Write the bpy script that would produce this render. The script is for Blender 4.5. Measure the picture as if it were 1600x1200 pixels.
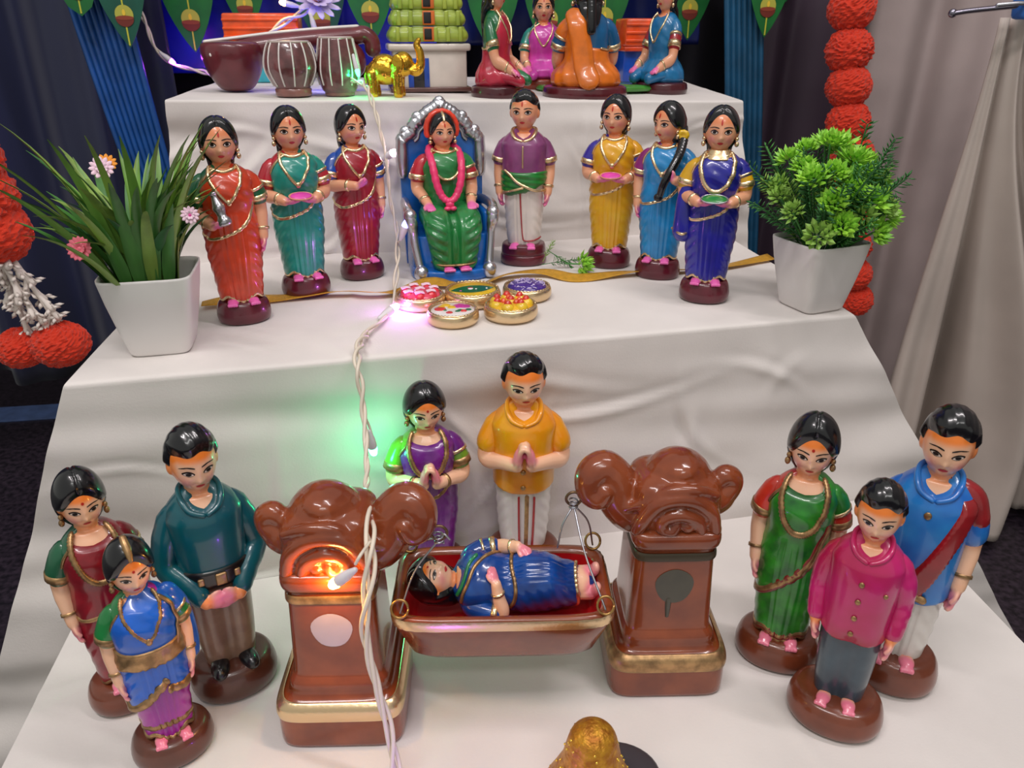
import bpy, bmesh, math, random
import numpy as np
from mathutils import Vector, Matrix, Euler

for _o in list(bpy.data.objects):
    bpy.data.objects.remove(_o)
SC = bpy.context.scene
COL = SC.collection
rnd = random.Random(7)
pi = math.pi

# ------------------------------------------------------------------ camera
cam_d = bpy.data.cameras.new('camera')
cam = bpy.data.objects.new('camera', cam_d)
COL.objects.link(cam)
cam.location = (0, 0, 0.30)
cam.rotation_euler = (math.radians(90 - 24.8), 0, math.radians(-8.5))
cam_d.sensor_width = 36.0
cam_d.lens = 27.0
cam_d.clip_start = 0.01
cam_d.dof.use_dof = True
cam_d.dof.focus_distance = 0.78
cam_d.dof.aperture_fstop = 16.0
SC.camera = cam

# ------------------------------------------------------------------ world, lamps of the hall, exposure
wd = bpy.data.worlds.new('hall_ambient')
SC.world = wd
wd.use_nodes = True
wd.node_tree.nodes['Background'].inputs[0].default_value = (0.90, 0.90, 0.83, 1)
wd.node_tree.nodes['Background'].inputs[1].default_value = 0.50

def area_light(name, loc, target, size, energy, color):
    d = bpy.data.lights.new(name, 'AREA')
    d.shape = 'RECTANGLE'; d.size = size[0]; d.size_y = size[1]
    d.energy = energy; d.color = color
    o = bpy.data.objects.new(name, d); COL.objects.link(o)
    o.location = loc
    o.rotation_euler = (Vector(target) - Vector(loc)).to_track_quat('-Z', 'Y').to_euler()
    return o
area_light('ceiling_tube_light', (-0.55, -0.15, 2.2), (0.05, 0.8, 0), (1.2, 0.10), 23, (1.0, 0.93, 0.93))
area_light('ceiling_tube_light', (0.9, 0.3, 2.2), (0.1, 0.8, 0), (0.10, 1.2), 17, (1.0, 0.92, 0.93))
area_light('ceiling_tube_light', (0.1, -1.2, 2.0), (0.1, 0.7, 0), (1.2, 0.2), 8, (0.98, 0.96, 0.94))
SC.view_settings.view_transform = 'Standard'
SC.view_settings.look = 'None'
SC.view_settings.exposure = 0.0
SC.view_settings.gamma = 1.0
SC.view_settings.use_curve_mapping = False

# ------------------------------------------------------------------ materials
def lin(c):
    r = []
    for v in c[:3]:
        v = v / 255.0
        r.append(v / 12.92 if v <= 0.04045 else ((v + 0.055) / 1.055) ** 2.4)
    return (r[0], r[1], r[2], 1.0)
_M = {}
def mat(key, c, rough=0.5, metal=0.0, coat=0.0, var=0.0, vscale=30.0, bump=0.0, bscale=200.0, c2=None, stretch=None,
        emit=0.0, trans=0.0, alpha=1.0, sheen=0.0, sss=0.0):
    if key in _M: return _M[key]
    m = bpy.data.materials.new(key); m.use_nodes = True
    nt = m.node_tree; b = nt.nodes['Principled BSDF']
    b.inputs['Base Color'].default_value = lin(c)
    b.inputs['Roughness'].default_value = rough
    b.inputs['Metallic'].default_value = metal
    b.inputs['Coat Weight'].default_value = coat
    b.inputs['Coat Roughness'].default_value = 0.08
    b.inputs['Sheen Weight'].default_value = sheen
    b.inputs['Transmission Weight'].default_value = trans
    b.inputs['Alpha'].default_value = alpha
    if emit > 0:
        b.inputs['Emission Color'].default_value = lin(c); b.inputs['Emission Strength'].default_value = emit
    tc = None
    if var > 0 or bump > 0 or c2:
        tc = nt.nodes.new('ShaderNodeTexCoord')
        mp = nt.nodes.new('ShaderNodeMapping'); nt.links.new(tc.outputs['Object'], mp.inputs[0])
        if stretch: mp.inputs['Scale'].default_value = stretch
    if var > 0 or c2:
        n = nt.nodes.new('ShaderNodeTexNoise'); n.inputs['Scale'].default_value = vscale; n.inputs['Detail'].default_value = 3
        nt.links.new(mp.outputs[0], n.inputs['Vector'])
        r = nt.nodes.new('ShaderNodeValToRGB')
        r.color_ramp.elements[0].position = 0.36; r.color_ramp.elements[1].position = 0.66
        if c2:
            r.color_ramp.elements[0].color = lin(c2); r.color_ramp.elements[1].color = lin(c)
        else:
            r.color_ramp.elements[0].color = lin([v * (1 - var) for v in c]); r.color_ramp.elements[1].color = lin([min(255, v * (1 + var * 0.5)) for v in c])
        nt.links.new(n.outputs['Fac'], r.inputs[0]); nt.links.new(r.outputs[0], b.inputs['Base Color'])
    if bump > 0:
        n2 = nt.nodes.new('ShaderNodeTexNoise'); n2.inputs['Scale'].default_value = bscale; n2.inputs['Detail'].default_value = 4
        nt.links.new(mp.outputs[0], n2.inputs['Vector'])
        bp = nt.nodes.new('ShaderNodeBump'); bp.inputs['Strength'].default_value = bump; bp.inputs['Distance'].default_value = 0.002
        nt.links.new(n2.outputs['Fac'], bp.inputs['Height']); nt.links.new(bp.outputs[0], b.inputs['Normal'])
    _M[key] = m
    return m
def paint(c, c2=None, vscale=45.0, rough=0.30, stretch=None):
    k = 'paint_%d_%d_%d' % tuple(c[:3]) + ('' if not c2 else '_b%d_%d_%d' % tuple(c2[:3])) + ('' if not stretch else '_s')
    return mat(k, c, rough=rough, coat=0.55, var=(0.03 if min(c[:3]) > 150 else 0.10) if not c2 else 0, c2=c2, vscale=vscale, bump=0.06, bscale=160, stretch=stretch)
def vcol_mat(key, rough=0.32, coat=0.45):
    if key in _M: return _M[key]
    m = bpy.data.materials.new(key); m.use_nodes = True
    nt = m.node_tree; b = nt.nodes['Principled BSDF']
    a = nt.nodes.new('ShaderNodeVertexColor'); a.layer_name = 'Col'
    nt.links.new(a.outputs[0], b.inputs['Base Color'])
    b.inputs['Roughness'].default_value = rough; b.inputs['Coat Weight'].default_value = coat; b.inputs['Coat Roughness'].default_value = 0.1
    _M[key] = m
    return m
GOLD = mat('gold_paint', (230, 202, 160), rough=0.27, metal=0.92, bump=0.12, bscale=220)
DGOLD = mat('dull_gold_paint', (176, 140, 98), rough=0.36, metal=0.75, var=0.2, vscale=120, bump=0.1, bscale=220)
SILVER = mat('silver_paint', (200, 200, 208), rough=0.27, metal=0.92, bump=0.1, bscale=200)
BLACKHAIR = mat('black_hair_paint', (11, 11, 17), rough=0.24, coat=0.5)
BLACK = mat('black_line_paint', (14, 10, 12), rough=0.5)
EYEWHITE = mat('eye_white_paint', (224, 206, 196), rough=0.35)
EYEDARK = mat('eye_dark_paint', (22, 10, 10), rough=0.3)
LIPS = mat('lip_paint', (196, 40, 50), rough=0.4)
BINDI = mat('bindi_paint', (182, 34, 22), rough=0.4)
SKIN = vcol_mat('skin_paint')

# ------------------------------------------------------------------ mesh helpers
def tag(o, label=None, cat=None, group=None, kind=None):
    if label: o['label'] = label
    if cat: o['category'] = cat
    if group: o['group'] = group
    if kind: o['kind'] = kind
    return o
def empty(name, loc=(0, 0, 0), rz=0.0, label=None, cat=None, group=None, parent=None):
    o = bpy.data.objects.new(name, None); COL.objects.link(o)
    o.empty_display_size = 0.01
    o.location = loc; o.rotation_euler = (0, 0, rz); o.parent = parent
    return tag(o, label, cat, group)
def mesh(name, V, F, m=None, smooth=True, col=None):
    me = bpy.data.meshes.new(name)
    V = np.asarray(V, dtype=np.float64)
    if isinstance(F, np.ndarray): F = F.tolist()
    me.from_pydata(V.tolist(), [], F)
    if smooth: me.polygons.foreach_set('use_smooth', np.ones(len(me.polygons), dtype=bool))
    if m is not None: me.materials.append(m)
    if col is not None:
        at = me.color_attributes.new('Col', 'FLOAT_COLOR', 'POINT')
        at.data.foreach_set('color', np.asarray(col, dtype=np.float32).ravel())
    me.update()
    return me
def obj(name, V, F, m=None, parent=None, smooth=True, col=None):
    o = bpy.data.objects.new(name, mesh(name, V, F, m, smooth, col)); COL.objects.link(o); o.parent = parent
    return o
def inst(name, me, parent=None, M=None):
    o = bpy.data.objects.new(name, me); COL.objects.link(o); o.parent = parent
    if M is not None: o.matrix_local = M
    return o
def gridf(nu, nv, closed=True):
    """faces of nv rows x nu columns (row-major)"""
    cols = nu if closed else nu - 1
    i, j = np.meshgrid(np.arange(nv - 1), np.arange(cols), indexing='ij')
    j2 = (j + 1) % nu
    return np.stack([i * nu + j, i * nu + j2, (i + 1) * nu + j2, (i + 1) * nu + j], -1).reshape(-1, 4)
class MB:
    def __init__(s): s.V = []; s.F = []; s.n = 0
    def add(s, V, F):
        V = np.asarray(V, dtype=float)
        if isinstance(F, np.ndarray): F = F.tolist()
        s.F += [[k + s.n for k in f] for f in F]; s.V.append(V); s.n += len(V)
        return s
    def addp(s, vf): return s.add(vf[0], vf[1])
    def arr(s): return np.concatenate(s.V), s.F
    def obj(s, name, m, parent=None, smooth=True, scale=1.0):
        V, F = s.arr(); return obj(name, V * scale, F, m, parent, smooth)
def cat(pts, k=6):
    """Catmull-Rom through pts (n,d) -> dense"""
    P = np.asarray(pts, dtype=float)
    if P.ndim == 1: P = P[:, None]
    Q = np.vstack([2 * P[0] - P[1], P, 2 * P[-1] - P[-2]])
    out = []
    for i in range(1, len(Q) - 2):
        t = np.linspace(0, 1, k, endpoint=False)[:, None]
        a, b, c, d = Q[i - 1], Q[i], Q[i + 1], Q[i + 2]
        out.append(0.5 * (2 * b + (c - a) * t + (2 * a - 5 * b + 4 * c - d) * t ** 2 + (3 * b - a - 3 * c + d) * t ** 3))
    out.append(P[-1:])
    return np.vstack(out)
def interp(x, xs, ys):
    """smooth (pchip) interpolation"""
    xs = np.asarray(xs, float); ys = np.asarray(ys, float)
    h = np.diff(xs); dl = np.diff(ys) / h
    m = np.zeros(len(xs)); m[0] = dl[0]; m[-1] = dl[-1]
    for i in range(1, len(xs) - 1):
        m[i] = 0 if dl[i - 1] * dl[i] <= 0 else 2 * dl[i - 1] * dl[i] / (dl[i - 1] + dl[i])
    x = np.clip(x, xs[0], xs[-1]); k = np.clip(np.searchsorted(xs, x) - 1, 0, len(xs) - 2)
    t = (x - xs[k]) / h[k]
    return ((2 * t ** 3 - 3 * t ** 2 + 1) * ys[k] + (t ** 3 - 2 * t ** 2 + t) * h[k] * m[k]
            + (-2 * t ** 3 + 3 * t ** 2) * ys[k + 1] + (t ** 3 - t ** 2) * h[k] * m[k + 1])
def frames(P, up=None):
    T = np.gradient(P, axis=0); T /= np.linalg.norm(T, axis=1)[:, None] + 1e-12
    n = np.array(up if up is not None else ([0, 0, 1.0] if abs(T[0][2]) < 0.9 else [0, 1.0, 0]), float)
    N = []
    for t in T:
        n = n - t * np.dot(n, t); n /= np.linalg.norm(n) + 1e-12; N.append(n.copy())
    N = np.array(N)
    return T, N, np.cross(T, N)
def tube(P, r, n=10, rnd_=True, up=None, fl=1.0, Nrm=None):
    """tube along P with radius r (scalar or array); fl squeezes along the first frame axis"""
    P = np.asarray(P, float); r = np.ones(len(P)) * r
    T, N, B = frames(P, up)
    if Nrm is not None:
        N = Nrm - T * np.sum(Nrm * T, 1)[:, None]; N /= np.linalg.norm(N, axis=1)[:, None] + 1e-12; B = np.cross(T, N)
    if rnd_:
        A = [(-0.96, 0.28), (-0.7, 0.71), (-0.38, 0.92)]
        P0 = np.array([P[0] + T[0] * r[0] * a for a, _ in A]); r0 = np.array([r[0] * c for _, c in A])
        P1 = np.array([P[-1] - T[-1] * r[-1] * a for a, _ in A[::-1]]); r1 = np.array([r[-1] * c for _, c in A[::-1]])
        P = np.vstack([P0, P, P1]); r = np.concatenate([r0, r, r1])
        N = np.vstack([N[:1]] * 3 + [N] + [N[-1:]] * 3); B = np.vstack([B[:1]] * 3 + [B] + [B[-1:]] * 3)
    a = np.linspace(0, 2 * pi, n, endpoint=False)
    V = P[:, None, :] + r[:, None, None] * (np.cos(a)[None, :, None] * N[:, None, :] * fl + np.sin(a)[None, :, None] * B[:, None, :])
    F = gridf(n, len(P)).tolist()
    F.append(list(range(n))[::-1]); F.append([(len(P) - 1) * n + k for k in range(n)])
    return V.reshape(-1, 3), F
def ell(c, r, R=None, nu=16, nv=10, e=1.0):
    """ellipsoid (e<1: boxier superellipsoid)"""
    a = np.linspace(0, 2 * pi, nu, endpoint=False); b = np.linspace(-pi / 2, pi / 2, nv + 1)[1:-1]
    f = lambda x: np.sign(x) * np.abs(x) ** e
    ca, sa, cb, sb = f(np.cos(a)), f(np.sin(a)), f(np.cos(b)), f(np.sin(b))
    V = np.stack([cb[:, None] * ca[None], cb[:, None] * sa[None], np.repeat(sb[:, None], nu, 1)], -1).reshape(-1, 3)
    V = np.vstack([V, [[0, 0, -1], [0, 0, 1]]]) * np.asarray(r, float)
    F = gridf(nu, nv - 1).tolist(); L = (nv - 2) * nu; q = (nv - 1) * nu
    for k in range(nu):
        F.append([q, (k + 1) % nu, k]); F.append([q + 1, L + k, L + (k + 1) % nu])
    if R is not None: V = V @ np.asarray(R).T
    return V + np.asarray(c, float), F
def lathe(prof, n=32, sx=1.0, sy=1.0, p=2.0, c=(0, 0, 0), cap=True):
    prof = np.asarray(prof, float); a = np.linspace(0, 2 * pi, n, endpoint=False)
    f = lambda x: np.sign(x) * np.abs(x) ** (2.0 / p)
    V = np.stack([prof[:, :1] * f(np.cos(a))[None] * sx, prof[:, :1] * f(np.sin(a))[None] * sy, np.repeat(prof[:, 1:2], n, 1)], -1).reshape(-1, 3) + np.asarray(c, float)
    F = gridf(n, len(prof)).tolist()
    if cap:
        F.append(list(range(n))[::-1]); F.append([(len(prof) - 1) * n + k for k in range(n)])
    return V, F
def box(c, s, bev=0.0, R=None):
    """box with chamfered edges, centre c, full sizes s"""
    bm = bmesh.new(); bmesh.ops.create_cube(bm, size=1.0)
    for v in bm.verts: v.co = Vector((v.co.x * s[0], v.co.y * s[1], v.co.z * s[2]))
    if bev > 0: bmesh.ops.bevel(bm, geom=bm.edges[:], offset=bev, segments=2, affect='EDGES', profile=0.5)
    V = np.array([v.co[:] for v in bm.verts]); bm.verts.index_update(); F = [[v.index for v in f.verts] for f in bm.faces]; bm.free()
    if R is not None: V = V @ np.asarray(R).T
    return V + np.asarray(c, float), F
def plate(poly, th, R=None, c=(0, 0, 0)):
    """polygon in xz extruded along y by th"""
    n = len(poly); P = np.array([[x, -th / 2, z] for x, z in poly] + [[x, th / 2, z] for x, z in poly])
    F = [list(range(n)), [n + k for k in range(n)][::-1]] + [[k, n + k, n + (k + 1) % n, (k + 1) % n][::1] for k in range(n)]
    if R is not None: P = P @ np.asarray(R).T
    return P + np.asarray(c, float), F
def remesh(V, F, vox, it=3, fac=0.5):
    me = bpy.data.meshes.new('tmp'); me.from_pydata(np.asarray(V).tolist(), [], F if not isinstance(F, np.ndarray) else F.tolist())
    o = bpy.data.objects.new('tmp', me); COL.objects.link(o)
    r = o.modifiers.new('r', 'REMESH'); r.mode = 'VOXEL'; r.voxel_size = vox; r.adaptivity = 0
    s = o.modifiers.new('s', 'SMOOTH'); s.factor = fac; s.iterations = it
    dg = bpy.context.evaluated_depsgraph_get(); dg.update()
    e = o.evaluated_get(dg); em = e.to_mesh()
    n = len(em.vertices); W = np.empty(n * 3); em.vertices.foreach_get('co', W); W = W.reshape(-1, 3)
    G = [list(p.vertices) for p in em.polygons]
    e.to_mesh_clear(); bpy.data.objects.remove(o); bpy.data.meshes.remove(me)
    return W, G
def rot(ax, deg):
    return np.array(Matrix.Rotation(math.radians(deg), 3, ax))
def sm(x, a, b):
    t = np.clip((x - a) / (b - a), 0, 1); return t * t * (3 - 2 * t)
def noise1(x, seed=0):
    r = np.random.RandomState(seed); s = 0
    for k in range(1, 6): s = s + np.sin(x * k * (1 + 0.37 * r.rand()) + r.rand() * 6.28) / k
    return s
def wob2(x, y, seed, comps, fmin, fmax):
    """smooth pseudo-random field made of sines"""
    r = np.random.RandomState(seed); s = 0
    for k in range(comps):
        a = r.rand() * 2 * pi; f = fmin + (fmax - fmin) * r.rand(); s = s + np.sin(f * (x * math.cos(a) + y * math.sin(a)) + r.rand() * 6.28) * fmin / f
    return s / math.sqrt(comps)

# ------------------------------------------------------------------ painted plaster dolls (all lengths in doll heights, scaled by H)
LADY = np.array([  # z, rx, ry front, ry back
    (.095, .088, .080, .072), (.13, .098, .088, .078), (.25, .110, .094, .085), (.38, .124, .102, .095), (.48, .124, .102, .092),
    (.56, .112, .100, .085), (.62, .116, .112, .083), (.67, .120, .113, .082), (.71, .118, .100, .078), (.74, .104, .082, .070),
    (.762, .082, .066, .060), (.782, .056, .051, .051), (.81, .043, .043, .045)])
MAN = np.array([
    (.095, .092, .075, .075), (.13, .098, .080, .078), (.25, .110, .086, .082), (.38, .116, .096, .090), (.48, .117, .102, .090),
    (.56, .118, .106, .088), (.64, .122, .108, .085), (.70, .124, .100, .080), (.735, .108, .083, .072),
    (.76, .084, .066, .060), (.782, .058, .053, .053), (.81, .046, .046, .047)])
T1SKIN = dict(base=(246, 194, 160), orange=(246, 128, 24), pink=(236, 118, 150), cheek=(226, 120, 140), lid=0.0)
T2SKIN = dict(base=(228, 164, 128), orange=(224, 112, 42), pink=(232, 92, 178), cheek=(222, 120, 130), lid=0.45)
HA, HB, HC = 0.078, 0.084, 0.106
def head_surf(dx, dy, dz, bumps=True):
    t = 1 - 0.15 * np.clip(-dz, 0, 1) ** 2
    x = HA * dx * t; z = HC * dz; y = HB * dy * (1 - 0.12 * np.clip(-dz, 0, 1) ** 2)
    if bumps:
        w = np.clip(-dy * 1.6, 0, 1); zn = dz
        y = y - w * (0.015 * np.exp(-(x / .011) ** 2) * (np.exp(-((zn + .33) / .11) ** 2) + .45 * np.exp(-((zn + .10) / .18) ** 2))
            + 0.004 * np.exp(-(x / .022) ** 2 - ((zn + .56) / .07) ** 2) + 0.007 * np.exp(-(x / .028) ** 2 - ((zn + .84) / .13) ** 2)
            + 0.007 * np.exp(-((np.abs(x) - .040) / .022) ** 2 - ((zn + .38) / .22) ** 2)
            - 0.004 * np.exp(-((np.abs(x) - .033) / .016) ** 2 - ((zn + .04) / .10) ** 2))
    return np.stack([x, y, z], -1)
def head_grid(nu, nv):
    a = np.linspace(0, 2 * pi, nu, endpoint=False); b = np.linspace(-pi / 2 + .06, pi / 2 - .06, nv)
    A, B = np.meshgrid(a, b)
    return (np.cos(B) * np.cos(A)).ravel(), (np.cos(B) * np.sin(A)).ravel(), np.sin(B).ravel()
def on_face(x, zn, lift):
    t = 1 - 0.15 * np.clip(-zn, 0, 1) ** 2
    dx = np.clip(x / (HA * t), -.97, .97); dy = -np.sqrt(np.clip(1 - dx ** 2 - zn ** 2, .001, 1))
    # direction on the unit sphere for this x / zn
    P = head_surf(dx, dy, zn); P[..., 1] -= lift
    return P

class Doll:
    def __init__(s, name, label, H, loc, yaw=0, prof=LADY, skin=T2SKIN, pleat=1.0, head=(0, 0, 0), headpos=(0, -.004, .885), category='figurine', group=None, groove=0.0, M=None, vox=0.0046, W=1.0, hf=1.0):
        s.H = H; s.prof = prof; s.skin = skin; s.pl = pleat; s.groove = groove; s.vox = vox; s.W = np.array([W, W, 1.0]); s.hf = np.array([hf, hf, 1.0])
        s.root = empty(name, loc, math.radians(yaw), label, category, group)
        if M is not None: s.root.matrix_local = M
        s.R = rot('Z', head[0]) @ rot('X', -head[1]) @ rot('Y', head[2]); s.t = np.array(headpos, float)
        s.mb = MB(); s.spots = []; s.hs = 1.0
    def o(s, name, V, F, m, parent=None, col=None):
        return obj(name, np.asarray(V) * s.W * s.H, F, m, parent or s.root, True, col)
    def mbo(s, name, mb, m, parent=None):
        V, F = mb.arr(); return s.o(name, V, F, m, parent)
    # torso surface
    def T(s, u, z, off=0.0):
        u, z = np.broadcast_arrays(np.asarray(u, float), np.asarray(z, float))
        ph = np.radians(u - 90); pr = s.prof
        rx = interp(z, pr[:, 0], pr[:, 1]); rf = interp(z, pr[:, 0], pr[:, 2]); rb = interp(z, pr[:, 0], pr[:, 3])
        c, sn = np.cos(ph), np.sin(ph); f = lambda v: np.sign(v) * np.abs(v) ** (2 / 2.25)
        ry = np.where(sn < 0, rf, rb)
        uu = (u + 180) % 360 - 180
        d = 0.0
        if s.pl:
            low = 1 - sm(z, .50, .58)
            d = s.pl * (low * .0055 * np.cos(np.radians(uu) * 30) * np.exp(-(uu / 24) ** 4)
                        + low * sm(z, .12, .2) * .0023 * np.sin(2 * pi * (z * 17 + np.abs(uu) / 34)) * sm(np.abs(uu), 22, 40) * (1 - sm(np.abs(uu), 120, 150))
                        + sm(z, .58, .64) * (1 - sm(z, .74, .77)) * .0036 * np.sin(2 * pi * (z * 14 + uu / 50.)) * sm(uu, -30, 20) * (1 - sm(uu, 100, 140)))
        if s.groove:
            g = s.groove * (1 - sm(z, .38, .46)); d = d - g * np.exp(-((np.abs(uu) % 180) / 20.0) ** 2) - g * np.exp(-((180 - np.abs(uu)) / 20.0) ** 2)
        return np.stack([(rx + off + d) * f(c), (ry + off + d) * f(sn), z + 0 * u], -1)
    def layer(s, name, m, z0, z1, off, nu=84, nv=56, parent=None):
        u = np.linspace(-180, 180, nu, endpoint=False); z = np.linspace(z0, z1, nv)
        U, Z = np.meshgrid(u, z); V = s.T(U, Z, off(U, Z) if callable(off) else off).reshape(-1, 3)
        F = gridf(nu, nv).tolist(); F.append(list(range(nu))[::-1]); F.append([(nv - 1) * nu + k for k in range(nu)])
        return s.o(name, V, F, m, parent)
    def curve(s, name, pts, m, r=.006, off=.004, k=8, n=7, bead=0, fl=1.0, parent=None):
        P = cat(np.array(pts, float), k); Q = s.T(P[:, 0], P[:, 1], off)
        rr = r * (1 + (0.35 * np.abs(np.sin(np.arange(len(Q)) * pi / 2.0)) - .15 if bead else 0))
        Nn = s.T(P[:, 0], P[:, 1], off + .01) - Q; Nn[:, 2] += .003
        V, F = tube(Q, rr, n, fl=fl, Nrm=Nn); return s.o(name, V, F, m, parent)
    # head ---------------------------------------------------
    def hx(s, P): return (np.asarray(P) * s.hf) @ s.R.T + s.t
    def head(s, ears=True):
        dx, dy, dz = head_grid(56, 40); V = head_surf(dx, dy, dz); F = gridf(56, 40).tolist()
        F.append(list(range(56))[::-1]); F.append([39 * 56 + k for k in range(56)])
        s.mb.add(s.hx(V), F)
        if ears:
            for k in (-1, 1): s.mb.addp(tuple([s.hx(ell((k * .076, .008, -.012), (.013, .020, .028))[0]), ell((0, 0, 0), (1, 1, 1))[1]]))
        nb = np.array([0, .008, .735]) if not hasattr(s, 'neckbase') else np.array(s.neckbase)
        s.mb.addp(tube(cat([nb, (nb + s.t) / 2 + s.R @ np.array([0, .006, -.01]), s.hx([0, .012, -.03])], 5), .046, 14))
    def patch(s, name, poly, lift, m, parent=None):
        P = np.array(poly, float); c = P.mean(0); rings = [c + (P - c) * k for k in (.35, .7, 1.0)]
        V = np.vstack([[c]] + rings); n = len(P)
        V3 = s.hx(on_face(V[:, 0], V[:, 1], lift))
        F = [[0, 1 + k, 1 + (k + 1) % n] for k in range(n)]
        for q in range(2): F += [[1 + q * n + k, 1 + (q + 1) * n + k, 1 + (q + 1) * n + (k + 1) % n, 1 + q * n + (k + 1) % n] for k in range(n)]
        # tiny rim so that the paint has thickness
        o = s.o(name, V3, F, m, parent); return o
    def face(s, gaze=0.0, bindi=True, tilak=False, eye=(.0150, .075), brow=.155, lady=True, down=0.0):
        a = np.linspace(0, 2 * pi, 18, endpoint=False)
        for k in (-1, 1):
            cx, cz = k * .0335, -.045; w, h = eye
            alm = lambda sc, hs=1.0: [(cx + np.cos(t) * w * sc, cz + np.sin(t) * h * hs * sc * (1 - .35 * abs(np.cos(t))) + .012 * k * np.cos(t)) for t in a]
            e = s.patch('eye', [(x_, z_ + .016) for x_, z_ in alm(1.26, 1.30)], .0012, EYEDARK)
            s.patch('eye_white', alm(1.0), .0024, EYEWHITE, e)
            s.patch('pupil', [(cx + gaze * .006 + np.cos(t) * w * .58, cz + .010 - down + np.sin(t) * h * .86) for t in a], .0034, EYEDARK, e)
            b0 = np.linspace(-1, 1, 9); top = [(cx + k * .002 + q * .024, brow + .055 * (1 - q * q) - .012 * k * q) for q in b0]
            th = lambda q: .034 * (1 - .75 * ((q * k + 1) / 2))
            bot = [(x, z - th(q)) for (x, z), q in zip(top, b0)][::-1]
            s.patch('eyebrow', top + bot, .0016, BLACK)
        s.patch('lips', [(np.cos(t) * .0155, -.555 + np.sin(t) * .05 * (1 - .3 * np.cos(2 * t)) + .02 * abs(np.cos(t)) ** 2) for t in a], .0022, LIPS)
        if bindi: s.patch('bindi', [(np.cos(t) * .0055, .30 + np.sin(t) * .05) for t in a], .0016, BINDI)
        if tilak: s.patch('bindi', [(np.cos(t) * .0045, .40 + np.sin(t) * .13) for t in a], .0016, BINDI)
    def hair(s, style='lady', thick=.012, m=BLACKHAIR, back=.70, bw=.074, line=(.66, .95), parting=True, side=-.10):
        dx, dy, dz = head_grid(72, 52); P = head_surf(dx, dy, dz, False)
        xn, yn, zn = dx, dy, dz
        if style == 'lady':
            zl = line[0] - line[1] * xn ** 2; f = np.maximum(zn - zl, (yn - side) * 1.1)
        else:
            zl = line[0] - line[1] * xn ** 2 + .05 * np.sin(xn * 6); f = np.maximum(zn - zl, np.minimum((yn - side) * 1.3, zn + .02 + .50 * np.clip(yn, 0, 1)))
        th = np.clip(f * .10, -.022, thick * (1 + (.22 * np.clip(zn, 0, 1) if style == 'lady' else .35 * np.clip(zn, 0, 1) * np.clip(-yn, 0, 1))))
        if parting and style == 'lady': th = th - .006 * np.exp(-(xn / .035) ** 2) * (th > .004) * (zn > .3)
        if style != 'lady': th = th + (th > .004) * .0009 * np.sin(xn * 24 + yn * 9)
        N = np.stack([dx / HA, dy / HB, dz / HC], -1); N /= np.linalg.norm(N, axis=1)[:, None]
        V = P + N * th[:, None]; F = gridf(72, 52).tolist(); F.append(list(range(72))[::-1]); F.append([51 * 72 + k for k in range(72)])
        mb = MB(); mb.add(s.hx(V), F)
        if style == 'lady' and back:
            q = cat([s.hx([0, .022, .01]), s.hx([0, .038, -.07]), np.array([s.t[0], s.t[1] + .07, (back + s.t[2]) / 2 - .03]), np.array([s.t[0], s.t[1] + .082, back])], 5)
            mb.addp(tube(q, np.linspace(bw, bw * .72, len(q)), 18, up=(0, 1, 0), fl=.55))
        V, F = mb.arr()
        V, F = remesh(V, F, s.vox * .95, 2)
        return s.o('hair', V, F, m)
    # arms ---------------------------------------------------
    POSE = {  # elbow, wrist, hand direction, palm normal   (for side +1, mirrored for -1)
        'down': ((.147, .012, .555), (.142, -.035, .430), (-.12, -.12, -1), (-1, -.2, 0)),
        'plate': ((.150, -.02, .565), (.080, -.132, .545), (-.85, -.35, -.05), (0, .1, 1)),
        'clasp': ((.158, -.02, .540), (.060, -.128, .435), (-.95, -.2, -.12), (0, 1, .2)),
        'namaste': ((.152, -.040, .555), (.030, -.150, .578), (-.16, -.04, 1.0), (-1, 0, -.1)),
        'up': ((.155, -.03, .555), (.070, -.150, .585), (-.75, -.25, .55), (0, .8, .6)),
        'lap': ((.152, -.03, .50), (.105, -.155, .385), (-.15, -.8, -.5), (0, -.4, -1)),
    }
    def arms(s, L='down', Rr='down', sleeve=.56, smat=None, band=GOLD, pallu=None, bangle=GOLD, long=False, ar=1.0, fist=(), armlet=True, shoulder=(.112, .004, .700)):
        sk = s.skin
        for side, pose in ((-1, L), (1, Rr)):
            if pose is None: continue
            E, W, d, nrm = (pose if not isinstance(pose, str) else s.POSE[pose]); mir = np.array([side, 1, 1.0])
            E, W, d, nrm = np.array(E) * mir, np.array(W) * mir, np.array(d, float) * mir, np.array(nrm, float) * mir
            S0 = np.array(shoulder) * mir
            d /= np.linalg.norm(d); nrm = nrm - d * np.dot(d, nrm); nrm /= np.linalg.norm(nrm); q = np.cross(d, nrm)
            P = cat([S0, S0 * .5 + E * .5 + np.array([side * .008, 0, .004]), E, E * .5 + W * .5, W], 6)
            P[0] += np.array([-side * .012, 0, .004])
            r = ar * np.interp(np.linspace(0, 1, len(P)), [0, .25, .5, .62, 1], [.037, .041, .035, .035, .026])
            s.mb.addp(tube(P, r, 14))
            R = np.stack([d, q, nrm], 1)
            hs = s.hs if side not in fist else 1.0
            s.mb.addp(ell(W + d * .026 * hs, (.036 * hs, .026 * hs, .0155 * hs), R, 14, 9))
            cu = 1.0 if side in fist else .45
            for k, (lq, ln) in enumerate(((-.0185, .030), (-.006, .036), (.0065, .034), (.018, .026))):
                ln *= hs; b = W + d * .046 * hs + q * lq * hs
                fp = cat([b - d * .012, b + d * ln * .5 + nrm * .006 * cu, b + d * ln * (1 - .55 * cu) + nrm * .020 * cu], 4)
                s.mb.addp(tube(fp, .0078 * hs, 8))
            tq = -1 if np.dot(q, [0, 0, 1]) < 0 else 1
            if pose == 'down': tq = -1 if np.dot(q, [0, -1, 0]) < 0 else 1
            b = W + d * .014 + q * tq * .020
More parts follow.
